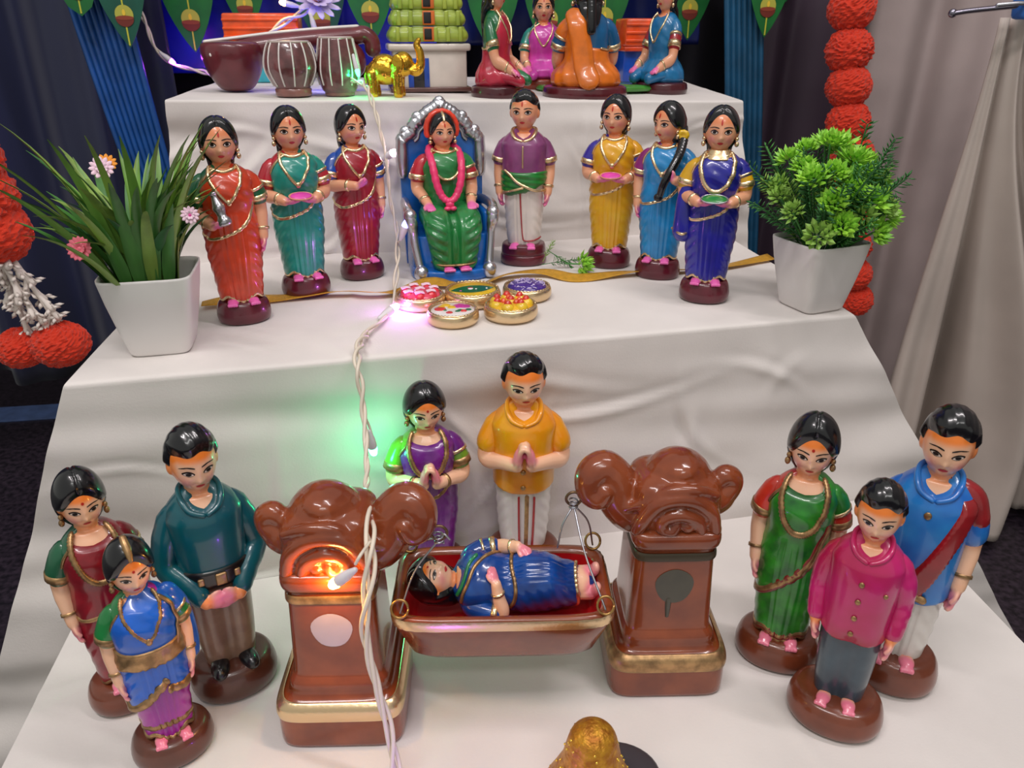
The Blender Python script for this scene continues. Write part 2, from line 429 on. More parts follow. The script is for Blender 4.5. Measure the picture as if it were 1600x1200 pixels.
            s.mb.addp(tube(cat([b, b + d * .018 + q * tq * .012 + nrm * .004, b + d * .034 + q * tq * .010 + nrm * .012], 4), .0082, 8))
            s.spots += [(W + d * .05, .055, 'pink', .85), (W - d * .005, .028, 'orange', .5)]
            n1 = int(len(P) * .5 * (sleeve / .56 * .56 / .5)) if not long else len(P) - 2
            n1 = max(4, min(n1, len(P) - 2)); n1 = n1 if long else max(4, int(round((len(P) - 1) * .5 * sleeve)) + 1)
            s.spots.append((P[min(n1 + 1, len(P) - 1)], .045, 'orange', .8))
            if smat is not None:
                sp = P[:n1]; sr = r[:n1] + .0065 + .003 * np.linspace(0, 1, n1)
                if long: sr = sr + .0008 * np.sin(np.arange(n1) * 1.7)
                V, F = tube(sp, sr, 18); sl = s.o('sleeve', V, F, smat)
                if band is not None:
                    V, F = tube(P[n1 - 2:n1 + 1] if not long else P[n1 - 2:n1], sr[-1] + .0035, 18, False); s.o('sleeve_band', V, F, band, sl)
            if pallu is not None and side == 1:
                k2 = max(4, int(n1 * .62)); V, F = tube(P[:k2], r[:k2] + .0125, 18); s.o('pallu_shoulder', V, F, pallu)
                V, F = tube(P[k2 - 1:k2 + 1], r[k2] + .0150, 18, False)
                s.o('pallu_edge', V, F, GOLD)
            if bangle is not None:
                for w in ((-5,) if long else (-4, -3)):
                    V, F = tube(P[w - 1:w + 1][::1], r[w] + .006, 14, False); s.o('bangle', V, F, bangle) if w == -4 or long else None
        return s
    def feet(s, z=.118, x=.048, y=-.082, m=None, ln=.046):
        for k in (-1, 1):
            c = np.array([k * x, y, z]); Rz = rot('Z', 10 * k)
            s.mb.addp(ell(c, (.030, ln, .019), Rz, 14, 8))
            for t in range(4): s.mb.addp(ell(c + Rz @ np.array([(-.019 + .0127 * t), -ln * .92, -.004]), (.0078, .012, .010), None, 8, 6))
            s.spots.append((c + np.array([0, -.03, 0]), .06, 'pink', .95)); s.spots.append((c + np.array([0, .03, .01]), .03, 'orange', .6))
    def shoes(s, m, z=.122, x=.055, y=-.075):
        for k in (-1, 1):
            V, F = ell((k * x, y, z), (.036, .066, .030), rot('Z', 10 * k), 18, 10); s.o('shoe', V, F, m)
    def body(s, core=True):
        """one continuous skin mesh: head, neck, arms, hands, feet"""
        if core:
            z = np.linspace(.10, .77, 24); u = np.linspace(-180, 180, 28, endpoint=False); U, Z = np.meshgrid(u, z)
            pl, s.pl = s.pl, 0; V = s.T(U, Z, -.008).reshape(-1, 3); s.pl = pl
            F = gridf(28, 24).tolist(); F.append(list(range(28))[::-1]); F.append([23 * 28 + k for k in range(28)]); s.mb.add(V, F)
        V, F = s.mb.arr(); V, F = remesh(V, F, s.vox, 3)
        sk = s.skin; L = lambda c: np.array(lin(c)[:3])
        C = np.tile(L(sk['base']), (len(V), 1))
        def mix(C, c, w): return C * (1 - w[:, None]) + L(c) * w[:, None]
        h = ((V - s.t) @ s.R) / s.hf; hn = h / np.array([HA, HB, HC]); inh = (np.linalg.norm(hn * .9, axis=1) < 1.18) & (hn[:, 2] > -1.15)
        fr = sm(-hn[:, 1], 0, .35) * inh
        C = mix(C, sk['orange'], (1 - sm(np.linalg.norm((V - s.t - s.R @ np.array([0, .01, -.115])) / np.array([.085, .085, .05]), axis=1), .4, 1.15)) * .75)
        C = mix(C, sk['orange'], inh * np.clip(sm(hn[:, 2], .16, .42) + .8 * sm(np.abs(hn[:, 0]), .72, .95), 0, 1) * (.95 if sk['lid'] == 0 else .55))
        for k in (-1, 1):
            C = mix(C, sk['cheek'], fr * .6 * np.exp(-((h[:, 0] - k * .046) / .020) ** 2 - ((hn[:, 2] + .40) / .20) ** 2))
            if sk['lid']: C = mix(C, (170, 78, 30), fr * sk['lid'] * np.exp(-((h[:, 0] - k * .0335) / .020) ** 2 - ((hn[:, 2] + .03) / .13) ** 2))
        C = mix(C, (250, 205, 170), fr * .45 * np.exp(-(h[:, 0] / .012) ** 2 - ((hn[:, 2] + .28) / .2) ** 2))
        for c, rad, key, a in s.spots:
            C = mix(C, sk[key], a * (1 - sm(np.linalg.norm(V - c, axis=1), rad * .45, rad)))
        col = np.concatenate([C, np.ones((len(C), 1))], 1)
        return s.o('body', V, F, SKIN, None, col)
    def base(s, m, rx=.132, ry=.118, h=.115, y=-.008, two=False):
        if two: pr = [(.90, 0), (1, .012), (1, h * .42), (.94, h * .50), (.97, h * .56), (.95, h * .85), (.86, h), (.5, h * 1.01)]
        else: pr = [(.86, 0), (.97, .010), (1.02, h * .32), (1.0, h * .58), (.93, h * .84), (.80, h * .99), (.5, h * 1.04), (.05, h * 1.05)]
        P = np.array(pr); k = cat(P, 4); V, F = lathe(k, 44, rx, ry, 2.15, (0, y, 0)); return s.o('base', V, F, m)
    def earrings(s, m=GOLD):
        for k in (-1, 1):
            mb = MB(); mb.addp(ell(s.hx([k * .080, -.014, -.040]), (.010,) * 3, None, 10, 7)); mb.addp(ell(s.hx([k * .082, -.012, -.066]), (.0115, .0115, .014), None, 10, 7))
            s.mbo('earring', mb, m)
# --- garments
def edge_fn(pts):
    p = np.array(pts, float)
    return lambda u: np.interp((np.asarray(u) + 180) % 360 - 180, p[:, 0], p[:, 1])
def lay(sd, hi=.010, lo=-.020, k=.8):
    """height of a cloth layer from the signed distance to its edge"""
    return np.clip(sd * k, lo, hi)
def saree_lady(name, label, H, loc, yaw, saree, blouse, base, L='plate', Rr='plate', head=(0, 0, 0), skin=T2SKIN, gold=GOLD, group=None, two=None,
               necklace='v', swag=True, fist=(), back=.70, bw=.074, hem=True, baser=(.132, .118, .115), line=(.66, .95), face={}, collar=True, tilak=False, pleat=1.0, border=None, feet=True, sleeve=.56, W=1.0, hi=.010, neckz=.752, pal=None):
    d = Doll(name, label, H, loc, yaw, LADY, skin, pleat, head, group=group, W=W)
    sm_, bm_ = saree, blouse
    d.base(base, *baser)
    zb = edge_fn([(-180, .63), (-110, .60), (-86, .635), (-62, .70), (-40, .752), (-24, .772), (0, .775), (60, .79), (110, .79), (135, .80), (160, .72), (180, .63)])
    neck = edge_fn([(-180, .785), (-75, .778), (-40, neckz + .012), (0, neckz), (40, neckz + .012), (75, .778), (180, .785)])
    d.layer('blouse', bm_, .54, .80, lambda U, Z: lay(neck(U) - .002 - Z, .001, -.03, 2.0), 72, 44)
    hemz = lambda u: .118 + .030 * np.exp(-((np.abs(u) - 36) / 20.) ** 2) - .006 * np.cos(np.radians(u))
    d.layer('saree', sm_, .098, .80, lambda U, Z: np.minimum(np.minimum(lay(zb(U) - Z, hi), lay(neck(U) - Z, hi, -.03, 2.0)), lay(Z - hemz(U), hi, k=1.2)), 96, 84)
    ed = [(u, float(zb(u))) for u in (-150, -125, -105, -86, -74, -62, -54, -47, -40, -30, -22) if zb(u) < neck(u) + .004]
    d.curve('saree_edge', ed, gold, .0062, .009)
    if collar: d.curve('neck_band', [(u, float(neck(u)) + .004) for u in (-62, -40, -20, 0, 20, 40, 62)], gold, .0105, .003, fl=.6)
    if hem: d.curve('hem_border', [(u, float(hemz(u)) + .008) for u in range(-170, 171, 10)], gold, .0105, .005, 4, fl=.6)
    if swag: d.curve('pallu_border', [(-98, .485), (-72, .455), (-45, .445), (-20, .455), (5, .478), (28, .510), (48, .55), (64, .60)], gold, .0105, .008, fl=.55)
    if necklace == 'v':
        d.curve('necklace', [(-58, .780), (-40, .752), (-26, .705), (-11, .650), (0, .622), (11, .650), (26, .705), (40, .752), (58, .780)], gold, .0085, .012, bead=1)
        V, F = ell(d.T(0, .620, .016), (.014, .010, .016), None, 12, 8); d.o('pendant', V, F, gold)
    elif necklace == 'u':
        d.curve('necklace', [(-62, .780), (-44, .748), (-34, .69), (-25, .640), (-11, .606), (0, .598), (11, .606), (25, .640), (34, .69), (44, .748), (62, .780)], gold, .0125, .012, bead=1, fl=.7)
    d.hs = 1.3 if L == 'namaste' else (1.15 if skin is T1SKIN else 1.05)
    d.head(); d.face(tilak=tilak, bindi=not tilak, **face); d.arms(L, Rr, sleeve, bm_, gold, pal or sm_, gold, fist=fist)
    if feet: d.feet()
    d.body(); d.hair('lady', back=back, bw=bw, line=line, thick=.018 if skin is T1SKIN else .013); d.earrings(gold)
    return d

# ------------------------------------------------------------------ setting
floor_m = mat('dark_granite_floor', (58, 48, 60), rough=0.32, c2=(24, 20, 28), vscale=90, bump=0.03, bscale=300)
def plane(name, pts, m, nu=2, nv=2, kind='structure', disp=None):
    A, B, C, D = [np.array(p, float) for p in pts]   # bl, br, tr, tl
    u, v = np.meshgrid(np.linspace(0, 1, nu), np.linspace(0, 1, nv))
    V = (A + (B - A) * u[..., None]) * (1 - v[..., None]) + (D + (C - D) * u[..., None]) * v[..., None]
    if disp is not None: V = V + disp(u, v)
    o = obj(name, V.reshape(-1, 3), gridf(nu, nv, False), m); tag(o, kind=kind); return o
plane('floor', [(-4, -2, -.6), (4, -2, -.6), (4, 5, -.6), (-4, 5, -.6)], floor_m)
o = obj('trim_1', *box((-1.75, 1.93, -.598), (2.3, .085, .004), .001), mat('floor_blue_line', (92, 116, 172), rough=.5, var=.1), smooth=False); tag(o, kind='structure')
plane('wall_back', [(-4, 3.2, -.6), (4, 3.2, -.6), (4, 3.2, 2.6), (-4, 3.2, 2.6)], mat('dim_wall', (40, 36, 46), rough=.8, var=.1, vscale=3))
plane('wall_right', [(1.9, -2, -.6), (1.9, 3.2, -.6), (1.9, 3.2, 2.6), (1.9, -2, 2.6)], mat('grey_wall', (150, 143, 138), rough=.8, var=.05, vscale=3))

# white cotton cloth over the three steps
cloth_m = mat('white_cotton', (226, 220, 216), rough=0.85, var=0.03, vscale=9, bump=0.10, bscale=420, sheen=0.1)
def tier_cloth(mb, FL, FR, BL, BR, drop, fl, fr, seed, amp, rr=.007, nc=190, nt=60, nd=120, ff=.02, tw=.0009):
    FL, FR, BL, BR = [np.array(p, float) for p in (FL, FR, BL, BR)]
    t = np.linspace(0, 1, nc)[None, :, None]; s_ = np.linspace(0, 1, nt)[:, None, None]
    back = BL + (BR - BL) * t; front = FL + (FR - FL) * t
    tread = back + (front - back) * s_
    dv = np.linspace(0, 1, nd)[:, None, None] ** 1.1
    dirL = np.array([-fl, -ff, -1.0]); dirR = np.array([fr, -ff, -1.0])
    hang = front + (dirL + (dirR - dirL) * t) * drop * dv
    x, z = hang[..., 0], hang[..., 2]
    g = sm(dv[..., 0], .0, .12)
    w = wob2(x, z * 2.2, seed, 9, 14, 42) * amp * g + wob2(x * .5, z * 1.6, seed + 5, 5, 55, 120) * amp * .30 * g
    w = w + amp * .8 * g * np.sin((z * 26 + x * 9 + .6 * np.sin(x * 7))) * sm(wob2(x, z, seed + 9, 4, 6, 12), -.2, 1)
    rc = np.random.RandomState(seed + 77)
    for _ in range(26):     # sharp creases
        x0 = FL[0] + (FR[0] - FL[0]) * rc.rand(); z0 = FL[2] - drop * (.08 + .5 * rc.rand()); an = rc.randn() * .35 + (pi / 2 if rc.rand() < .25 else 0) + (.7 if rc.rand() < .3 else 0)
        le = .04 + .10 * rc.rand(); al = (x - x0) * math.cos(an) + (z - z0) * math.sin(an); ac = -(x - x0) * math.sin(an) + (z - z0) * math.cos(an) + .25 * al * al / le * rc.randn()
        wd = .004 + .004 * rc.rand(); w = w - amp * (.30 + .35 * rc.rand()) * np.exp(-(al / le) ** 2 * 2) * (np.exp(-(ac / wd) ** 2) - .6 * np.exp(-((ac - wd * 1.7) / wd) ** 2)) * g
    hang[..., 1] += w
    tread[..., 2] += wob2(tread[..., 0], tread[..., 1], seed + 2, 8, 12, 40) * tw - .0006
    rc = np.random.RandomState(seed + 31); X_, Y_ = tread[..., 0], tread[..., 1]
    for _ in range(16):
        x0 = FL[0] + (FR[0] - FL[0]) * rc.rand(); y0 = FL[1] + (BL[1] - FL[1]) * rc.rand(); an = rc.rand() * pi; le = .04 + .08 * rc.rand(); al = (X_ - x0) * math.cos(an) + (Y_ - y0) * math.sin(an); ac = -(X_ - x0) * math.sin(an) + (Y_ - y0) * math.cos(an)
        tread[..., 2] += tw * 1.2 * np.exp(-(al / le) ** 2 * 2) * np.exp(-(ac / .006) ** 2)
    # round the front edge
    A = np.concatenate([tread, hang[1:]], 0)
    for _ in range(1):
        lo, hi = nt - 1, nt + 1
        A[lo:hi] = (A[lo - 1:hi - 1] + A[lo:hi] * 2 + A[lo + 1:hi + 1]) / 4
    mb.add(A.reshape(-1, 3), gridf(nc, len(A), False))
    # the cloth falling over the two sides
    for side, dr in ((0, dirL), (-1, dirR)):
        E = A[:nt, side, :]; n2 = nd
        dv2 = np.linspace(0, 1, n2)[:, None, None] ** 1.1
        S = E[None] + np.array([dr[0], 0, -1.0]) * drop * dv2
        S[:, -1, :] = A[nt - 1:nt - 1 + n2, side, :][:n2] if len(A[nt - 1:, side, :]) >= n2 else S[:, -1, :]
        yy, zz = S[..., 1], S[..., 2]
        k = sm(dv2[..., 0], 0, .3) * (1 - sm(np.linspace(0, 1, nt)[None], .85, 1.0))
        S[..., 0] += k * (.010 * np.sin(yy * 34 + seed) + .006 * np.sin(yy * 71)) + k * wob2(yy, zz, seed + 3, 5, 10, 30) * .004
        mb.add(S.reshape(-1, 3), gridf(nt, n2, False))
mb = MB()
tier_cloth(mb, (-.345, .22, -.25), (.572, .22, -.25), (-.352, .69, -.25), (.602, .81, -.25), .34, .16, .25, 3, .006, nt=90, tw=.0013)
tier_cloth(mb, (-.317, .704, 0), (.518, .776, 0), (-.312, 1.12, 0), (.522, 1.24, 0), .58, .42, .68, 11, .0062, ff=.03)
tier_cloth(mb, (-.290, 1.118, .217), (.540, 1.195, .200), (-.30, 1.62, .217), (.56, 1.62, .214), .40, .10, .16, 23, .0085, ff=.03)
o = mb.obj('white_cloth', cloth_m); tag(o, 'white cotton cloth draped over the three display steps', 'cloth')

# dark backdrop curtains and coloured satin behind the display
def curtain(name, label, p0, p1, z0, z1, m, nf, amp, seed, nu=160, nv=30, gather=None, category='curtain', cross=0.0):
    u, v = np.meshgrid(np.linspace(0, 1, nu), np.linspace(0, 1, nv)); p0 = np.array(p0, float); p1 = np.array(p1, float)
    d = p1 - p0; n = np.array([d[1], -d[0]]) / np.linalg.norm(d)
    XY = p0 + d * u[..., None]; ph = u * nf * 2 * pi + .7 * noise1(u * 5, seed) + .35 * np.sin(v * 3 + u * 9)
    w = amp * (np.sin(ph) + .35 * np.sin(ph * 2.3 + 1)) * (1.15 - .35 * v) + amp * .4 * noise1(u * 11 + v * 1.5, seed + 1) * .4
    w = w + cross * np.sin(v * 40 + np.sin(u * 9) * 2)
    V = np.concatenate([XY + n * w[..., None], (z0 + (z1 - z0) * v)[..., None]], -1)
    if gather is not None:
        gx, gy, gz, rad = gather
        k = sm(V[..., 2], z0, gz) ** 1.4 * .86
        V[..., 0] = V[..., 0] * (1 - k) + gx * k; V[..., 1] = V[..., 1] * (1 - k) + gy * k
    o = obj(name, V.reshape(-1, 3), gridf(nu, nv, False), m); o.modifiers.new('t', 'SOLIDIFY').thickness = .0015
    return tag(o, label, category)
navy = mat('dark_navy_satin', (34, 38, 68), rough=.42, var=.25, vscale=4, sheen=.2, stretch=(1, 1, .3))
plum = mat('dark_plum_cloth', (72, 56, 72), rough=.6, var=.15, vscale=5, stretch=(1, 1, .3))
bluesat = mat('royal_blue_satin', (34, 40, 205), rough=.30, var=.25, vscale=8)
teal_rib = mat('blue_ribbed_satin', (26, 80, 150), rough=.38, var=.12, vscale=20)
teal_rib2 = mat('teal_blue_ribbed_satin', (28, 84, 120), rough=.38, var=.12, vscale=20)
black_cl = mat('black_backdrop_cloth', (16, 14, 26), rough=.7)
curtain('backdrop_curtain', 'dark navy backdrop curtain hanging at the left behind the grass plant', (-1.5, 1.55), (-.40, 1.62), -.36, 1.1, navy, 5, .035, 2)
curtain('backdrop_curtain', 'dark plum backdrop curtain behind the right marigold garland', (.72, 1.66), (1.30, 1.50), -.55, 1.1, plum, 3, .02, 5)
curtain('backdrop_curtain', 'black backdrop cloth behind the items on the top step', (-.46, 1.80), (.82, 1.80), -.5, 1.1, black_cl, 6, .015, 8)
curtain('satin_cloth', 'shiny royal blue satin cloth behind the stringed instrument', (-.42, 1.70), (.10, 1.70), .222, .9, bluesat, 2, .008, 9, nv=60, category='cloth', cross=.0025)
curtain('satin_cloth', 'dim dark blue satin cloth behind the kneeling dolls at the right', (.10, 1.72), (.66, 1.72), .27, .9, mat('dark_blue_satin', (16, 30, 96), rough=.35, var=.2, vscale=8), 2, .008, 10, nv=60, category='cloth', cross=.0025)
def ribbed(name, label, q, m, n=9, y=1.5):
    (a, b, c, d) = [np.array(p, float) for p in q]   # tl tr br bl  (x,y,z)
    nu, nv = n * 8 + 1, 24
    u, v = np.meshgrid(np.linspace(0, 1, nu), np.linspace(0, 1, nv))
    V = (a + (b - a) * u[..., None]) * (1 - v[..., None]) + (d + (c - d) * u[..., None]) * v[..., None]
    V[..., 1] += -.006 * np.abs(np.sin(u * n * pi)) + .004 * np.sin(v * 9)
    o = obj(name, V.reshape(-1, 3), gridf(nu, nv, False), m); o.modifiers.new('t', 'SOLIDIFY').thickness = .001
    return tag(o, label, 'curtain')
ribbed('pleated_drape', 'bright blue pleated satin drape left of the top step', [(-.56, 1.53, .60), (-.45, 1.53, .60), (-.385, 1.50, -.10), (-.455, 1.50, -.10)], teal_rib)
ribbed('pleated_drape', 'teal blue pleated satin drape right of the top step', [(.590, 1.5, .60), (.668, 1.5, .60), (.775, 1.5, -.35), (.700, 1.5, -.35)], teal_rib2, 7)
# pale curtains at the right
pale = mat('pale_grey_cotton', (194, 182, 174), rough=.9, var=.05, vscale=6, bump=.1, bscale=300)
pale2 = mat('pale_lilac_cotton', (172, 158, 156), rough=.9, var=.06, vscale=6, bump=.1, bscale=300)
curtain('side_curtain', 'pale lilac grey cotton curtain hanging behind the leafy plant at the right', (.86, 1.42), (1.75, 1.02), -.60, 1.0, pale2, 6, .028, 14, nv=40)
curtain('side_curtain', 'beige grey cotton curtain gathered up by the metal clip at top right', (.90, 1.22), (1.62, .92), -.58, .315, pale, 5, .065, 17, nv=60, gather=(.873, 1.09, .315, .1))

# ------------------------------------------------------------------ dolls of the middle step
MAROON = paint((92, 18, 36)); BROWN = paint((116, 56, 34), rough=.28)
G2 = 'dolls standing on the middle step'; G1 = 'dolls standing on the lowest step'; G3 = 'dolls kneeling in a ring on the top step'
def sar(c, c2=None): return paint(c, c2)
DOWN, PLATE = 'down', 'plate'
S = Doll.POSE
# 1 orange saree, silver jug
d = saree_lady('lady_doll', 'lady doll in orange saree and green blouse holding a silver jug beside the grass plant', .219, (-.179, .865, 0), 14, sar((212, 66, 32)), paint((14, 94, 56)), MAROON,
    L=((.152, -.03, .565), (.090, -.130, .520), (-.75, -.45, .1), (0, .2, 1)), Rr='down', group=G2, line=(.70, 1.0), tilak=True)
jug = lathe(cat(np.array([(.012, 0), (.030, .008), (.034, .03), (.022, .052), (.024, .07), (.030, .092), (.020, .122), (.014, .145), (.020, .158), (.017, .165)]), 4), 20)
V = jug[0] @ rot('X', -12).T @ rot('Y', -14).T + np.array([-.028, -.168, .520]); d.o('silver_jug', V, jug[1], SILVER)
# 2 teal
def plate_part(d, top, rim=None, c=(0, -.168, .566), r=.056):
    Rx = rot('X', 16); tl = lambda V: (V - np.array(c)) @ Rx.T + np.array(c)
    V, F = lathe(cat(np.array([(.35, -.012), (.8, -.004), (1.0, .006), (.94, .010), (.85, .006)]) * np.array([[r, 1]]), 3), 26, 1.15, .80, 2, c); d.o('plate', tl(V), F, rim)
    V, F = lathe(np.array([(.90 * r, .004), (.80 * r, .011), (.45 * r, .015), (.05 * r, .016)]), 24, 1.15, .80, 2, c); d.o('plate_filling', tl(V), F, top)
PINKP = paint((222, 60, 170), rough=.5)
SKINPLATE = paint((222, 150, 120))
d = saree_lady('lady_doll', 'lady doll in teal green saree with red blouse carrying a pink powder plate', .221, (-.118, .951, 0), 16, sar((30, 146, 132)), paint((176, 28, 44)), MAROON, group=G2, tilak=True)
plate_part(d, PINKP, SKINPLATE)
# 3 red with blue blouse
d = saree_lady('lady_doll', 'lady doll in dark red saree with blue blouse standing left of the throne', .216, (-.051, 1.016, 0), 18, sar((158, 24, 44)), paint((14, 70, 162)), MAROON,
    L=((.152, -.03, .570), (.036, -.155, .575), (-.9, -.2, .25), (0, .6, .8)), Rr='down', fist=(-1,), group=G2, head=(14, 0, 0), tilak=True)
# 6 yellow
d = saree_lady('lady_doll', 'lady doll in yellow saree with violet blue blouse carrying a pink powder plate', .224, (.289, 1.019, 0), -20, sar((224, 174, 26), (220, 156, 20)), paint((48, 36, 152)), MAROON, group=G2, head=(-12, 0, 0), tilak=True)
plate_part(d, PINKP, SKINPLATE)
# 7 sky blue with plait
d = saree_lady('lady_doll', 'lady doll in sky blue saree holding her long black plait, yellow flower in hair', .220, (.340, .958, 0), -28, sar((26, 136, 200)), paint((136, 24, 112)), MAROON,
    L='down', Rr=((.160, -.03, .56), (.080, -.165, .600), (-.75, -.2, .55), (0, .8, .6)), fist=(1,), group=G2, head=(-34, 0, 0), tilak=True, bw=.085, back=.78)
mb = MB()
bp = cat([(.075, .02, .86), (.092, -.05, .80), (.085, -.115, .73), (.062, -.155, .67), (.040, -.178, .62), (.018, -.178, .565), (.006, -.165, .52)], 5)
for i, p in enumerate(bp): mb.addp(ell(p, (.030 - .0003 * i, .024, .022), None, 12, 8))
V, F = mb.arr(); V, F = remesh(V, F, .005, 1); d.o('plait', V, F, BLACKHAIR)
V, F = ell((-.004, -.165, .500), (.026, .022, .024)); d.o('plait_tassel', V, F, BLACKHAIR)
mb = MB()
for k in range(9): mb.addp(ell(np.array([.088, -.036, .828]) + np.array([.022 * math.cos(k * .7), -.012, .016 * math.sin(k * .7)]), (.016,) * 3, None, 10, 7))
V, F = mb.arr(); V, F = remesh(V, F, .005, 2); d.o('hair_flower', V, F, paint((236, 190, 24)))
# 8 royal blue
d = saree_lady('lady_doll', 'lady doll in royal blue saree with yellow blouse holding a green topped plate', .223, (.366, .858, 0), -22, sar((28, 28, 150)), paint((214, 164, 20)), MAROON, group=G2, necklace='u', line=(.74, .95), tilak=True)
plate_part(d, paint((30, 130, 50)), SILVER, r=.062)
mb = MB(); mb.addp(tube(cat([(-.130, -.02, .64), (-.148, -.03, .54), (-.145, -.03, .44), (-.140, -.02, .37)], 5), [.03 + .002 * k for k in range(16)], 14)); V, F = mb.arr(); d.o('hanging_pallu', V, F, sar((28, 28, 150)))
V, F = tube(cat([(-.198, -.02, .380), (-.145, -.085, .366), (-.095, -.03, .380)], 6), .008, 8); d.o('pallu_hem', V, F, GOLD)
V, F = lathe(cat(np.array([(.052, .80), (.064, .785), (.078, .768), (.090, .752)]), 3), 30, 1, .95, 2, (0, -.006, -.004)); d.o('gold_collar', V, F, GOLD)

def man(name, label, H, loc, yaw, shirt, lower, base, L='down', Rr='down', hem=.42, long=False, head=(0, 0, 0), skin=T1SKIN, group=None, groove=.02, baser=(.165, .140, .118),
        feet=True, bangle=None, collar=None, sleeve=.6, band=None, line=(.50, .30), face={}, shirt2=None, low0=.098, two=False, pleat=0.0, hemdip=.012, vneck=.735, tilak=False, W=1.0):
    d = Doll(name, label, H, loc, yaw, MAN, skin, pleat, head, group=group, groove=groove, W=W)
    d.base(base, *baser, two=two)
    d.layer('lower_garment', lower, low0, hem + .06, 0.0, 84, 44)
    neck = edge_fn([(-180, .79), (-80, .785), (-40, .768), (0, vneck), (40, .768), (80, .785), (180, .79)])
    hz = lambda u: hem - hemdip * np.cos(np.radians(u) * 2)
    d.pl = 0
    d.layer('shirt', shirt, hem - .05, .81, lambda U, Z: np.minimum(lay(neck(U) - Z, .012, -.03, 2.0), lay(Z - hz(U), .016, k=1.5)), 96, 72)
    for k in (-1, 1):
        P = cat([(k * 3, vneck - .006), (k * 22, vneck + .008), (k * 45, .766), (k * 85, .782), (k * 130, .788), (k * 178, .788)], 6); Q = d.T(P[:, 0], P[:, 1], .010)
        V, F = tube(Q, [.010 + .004 * math.exp(-((i - 10) / 6.) ** 2) for i in range(len(Q))], 10, fl=.8); d.o('collar', V, F, collar or shirt)
    d.hs = 1.35 if L == 'namaste' else (1.15 if skin is T1SKIN else 1.05)
    d.head(); d.face(bindi=False, tilak=tilak, **face); d.arms(L, Rr, sleeve, shirt, band, None, bangle, long=long)
    if feet: d.feet(m=None)
    d.body(); d.hair('man', line=line, side=-.16 if skin is T1SKIN else -.05, thick=.017 if skin is T1SKIN else .014)
    return d
def button(d, u, z, m=DGOLD, off=.016, r=.011):
    V, F = ell(d.T(u, z, off), (r, .006, r), None, 10, 7); d.o('button', V, F, m)
# 5 man in mauve shirt
d = man('man_doll', 'man doll in mauve shirt and white dhoti standing right of the throne', .229, (.174, 1.052, 0), -14, paint((134, 66, 116)), paint((226, 216, 210)), MAROON, skin=T2SKIN, group=G2,
        hem=.50, groove=.006, baser=(.140, .125, .125), collar=GOLD, bangle=GOLD, band=GOLD, line=(.55, .25), pleat=1.0, two=True, tilak=True, head=(-6, 0, 0))
d.layer('waist_sash', paint((24, 120, 44)), .38, .60, lambda U, Z: np.minimum(lay(Z - (.455 + .035 * np.sin(np.radians(U)) - .02 * np.cos(np.radians(U))), .020, k=1.5), lay(.565 - Z, .020, k=1.5)) + .003 * np.sin(Z * 190 + U * .05), 84, 40)
d.curve('sash_border', [(-100, .43), (-70, .435), (-45, .44), (-20, .455), (0, .47)], GOLD, .008, .022, fl=.7)
d.curve('sash_border', [(-45, .565), (-30, .545), (-12, .505), (8, .475), (30, .455), (60, .452), (90, .458)], GOLD, .009, .024, fl=.7)
d.curve('dhoti_line', [(-6, .44), (-5, .36), (-3, .26), (0, .17), (4, .150), (25, .148), (55, .155), (85, .16)], paint((170, 24, 40)), .0042, .003)
d.curve('shirt_placket', [(0, .70), (0, .64), (0, .585)], GOLD, .005, .014)
# ------------------------------------------------------------------ dolls of the lowest step
FD = dict(eye=(.0158, .058), brow=.15, down=.004)
d = saree_lady('lady_doll', 'lady doll in purple saree with green blouse, palms joined, behind the cradle', .230, (.015, .700, -.25), 2, sar((128, 34, 146), (96, 18, 118)), paint((104, 146, 34)), BROWN, L='namaste', Rr='namaste',
    skin=T1SKIN, neckz=.728, group=G1, necklace='u', face=FD, collar=False, baser=(.16, .13, .115), line=(.60, .8), head=(6, -8, 0), gold=DGOLD, pleat=.5, back=.72)
d = man('man_doll', 'man doll in yellow shirt and white dhoti, palms joined, behind the cradle', .256, (.117, .700, -.25), -8, paint((238, 176, 22), (236, 142, 14), 22), paint((228, 224, 218)), BROWN, L='namaste', Rr='namaste', group=G1,
    hem=.42, groove=.012, face=FD, pleat=.8, head=(6, -6, 0), line=(.62, .2))
for z in (.53, .455): button(d, -1, z)
d.curve('dhoti_border', [(6, .39), (6, .30), (6, .20), (6, .13)], DGOLD, .012, -.002, fl=.5)
for k in (-9, 20): d.curve('dhoti_line', [(k, .39), (k, .30), (k, .20), (k, .13)], paint((178, 30, 36)), .005, .001)
d = saree_lady('lady_doll', 'lady doll in maroon saree with dark green blouse at the far left', .235, (-.266, .566, -.25), 28, sar((150, 18, 36), (112, 10, 26)), paint((20, 88, 58)), BROWN, L='down', Rr='down',
    skin=T1SKIN, W=.86, neckz=.728, group=G1, necklace='u', face=FD, collar=False, baser=(.17, .14, .115), line=(.55, .75), head=(0, -8, 0), gold=DGOLD, pleat=.5, back=.80, bw=.084)
d = man('man_doll', 'man doll in dark teal shirt with black belt and khaki trousers, hands clasped', .266, (-.176, .570, -.25), 22, paint((6, 92, 100), (4, 74, 88), 22), paint((150, 122, 100), (128, 98, 82)), paint((84, 44, 32)), L='clasp', Rr='clasp', W=.86, group=G1,
    hem=.47, groove=.028, face=FD, long=True, feet=False, head=(4, -8, 0), line=(.52, .18))
d.shoes(paint((16, 18, 24)))
d.layer('belt', paint((18, 16, 18)), .470, .535, .019, 84, 6)
V, F = box(d.T(2, .503, .022), (.040, .014, .042), .005); d.o('belt_buckle', V, F, DGOLD)
for u in (-24, 26): V, F = box(d.T(u, .503, .021), (.022, .012, .026), .004); d.o('belt_stud', V, F, DGOLD)
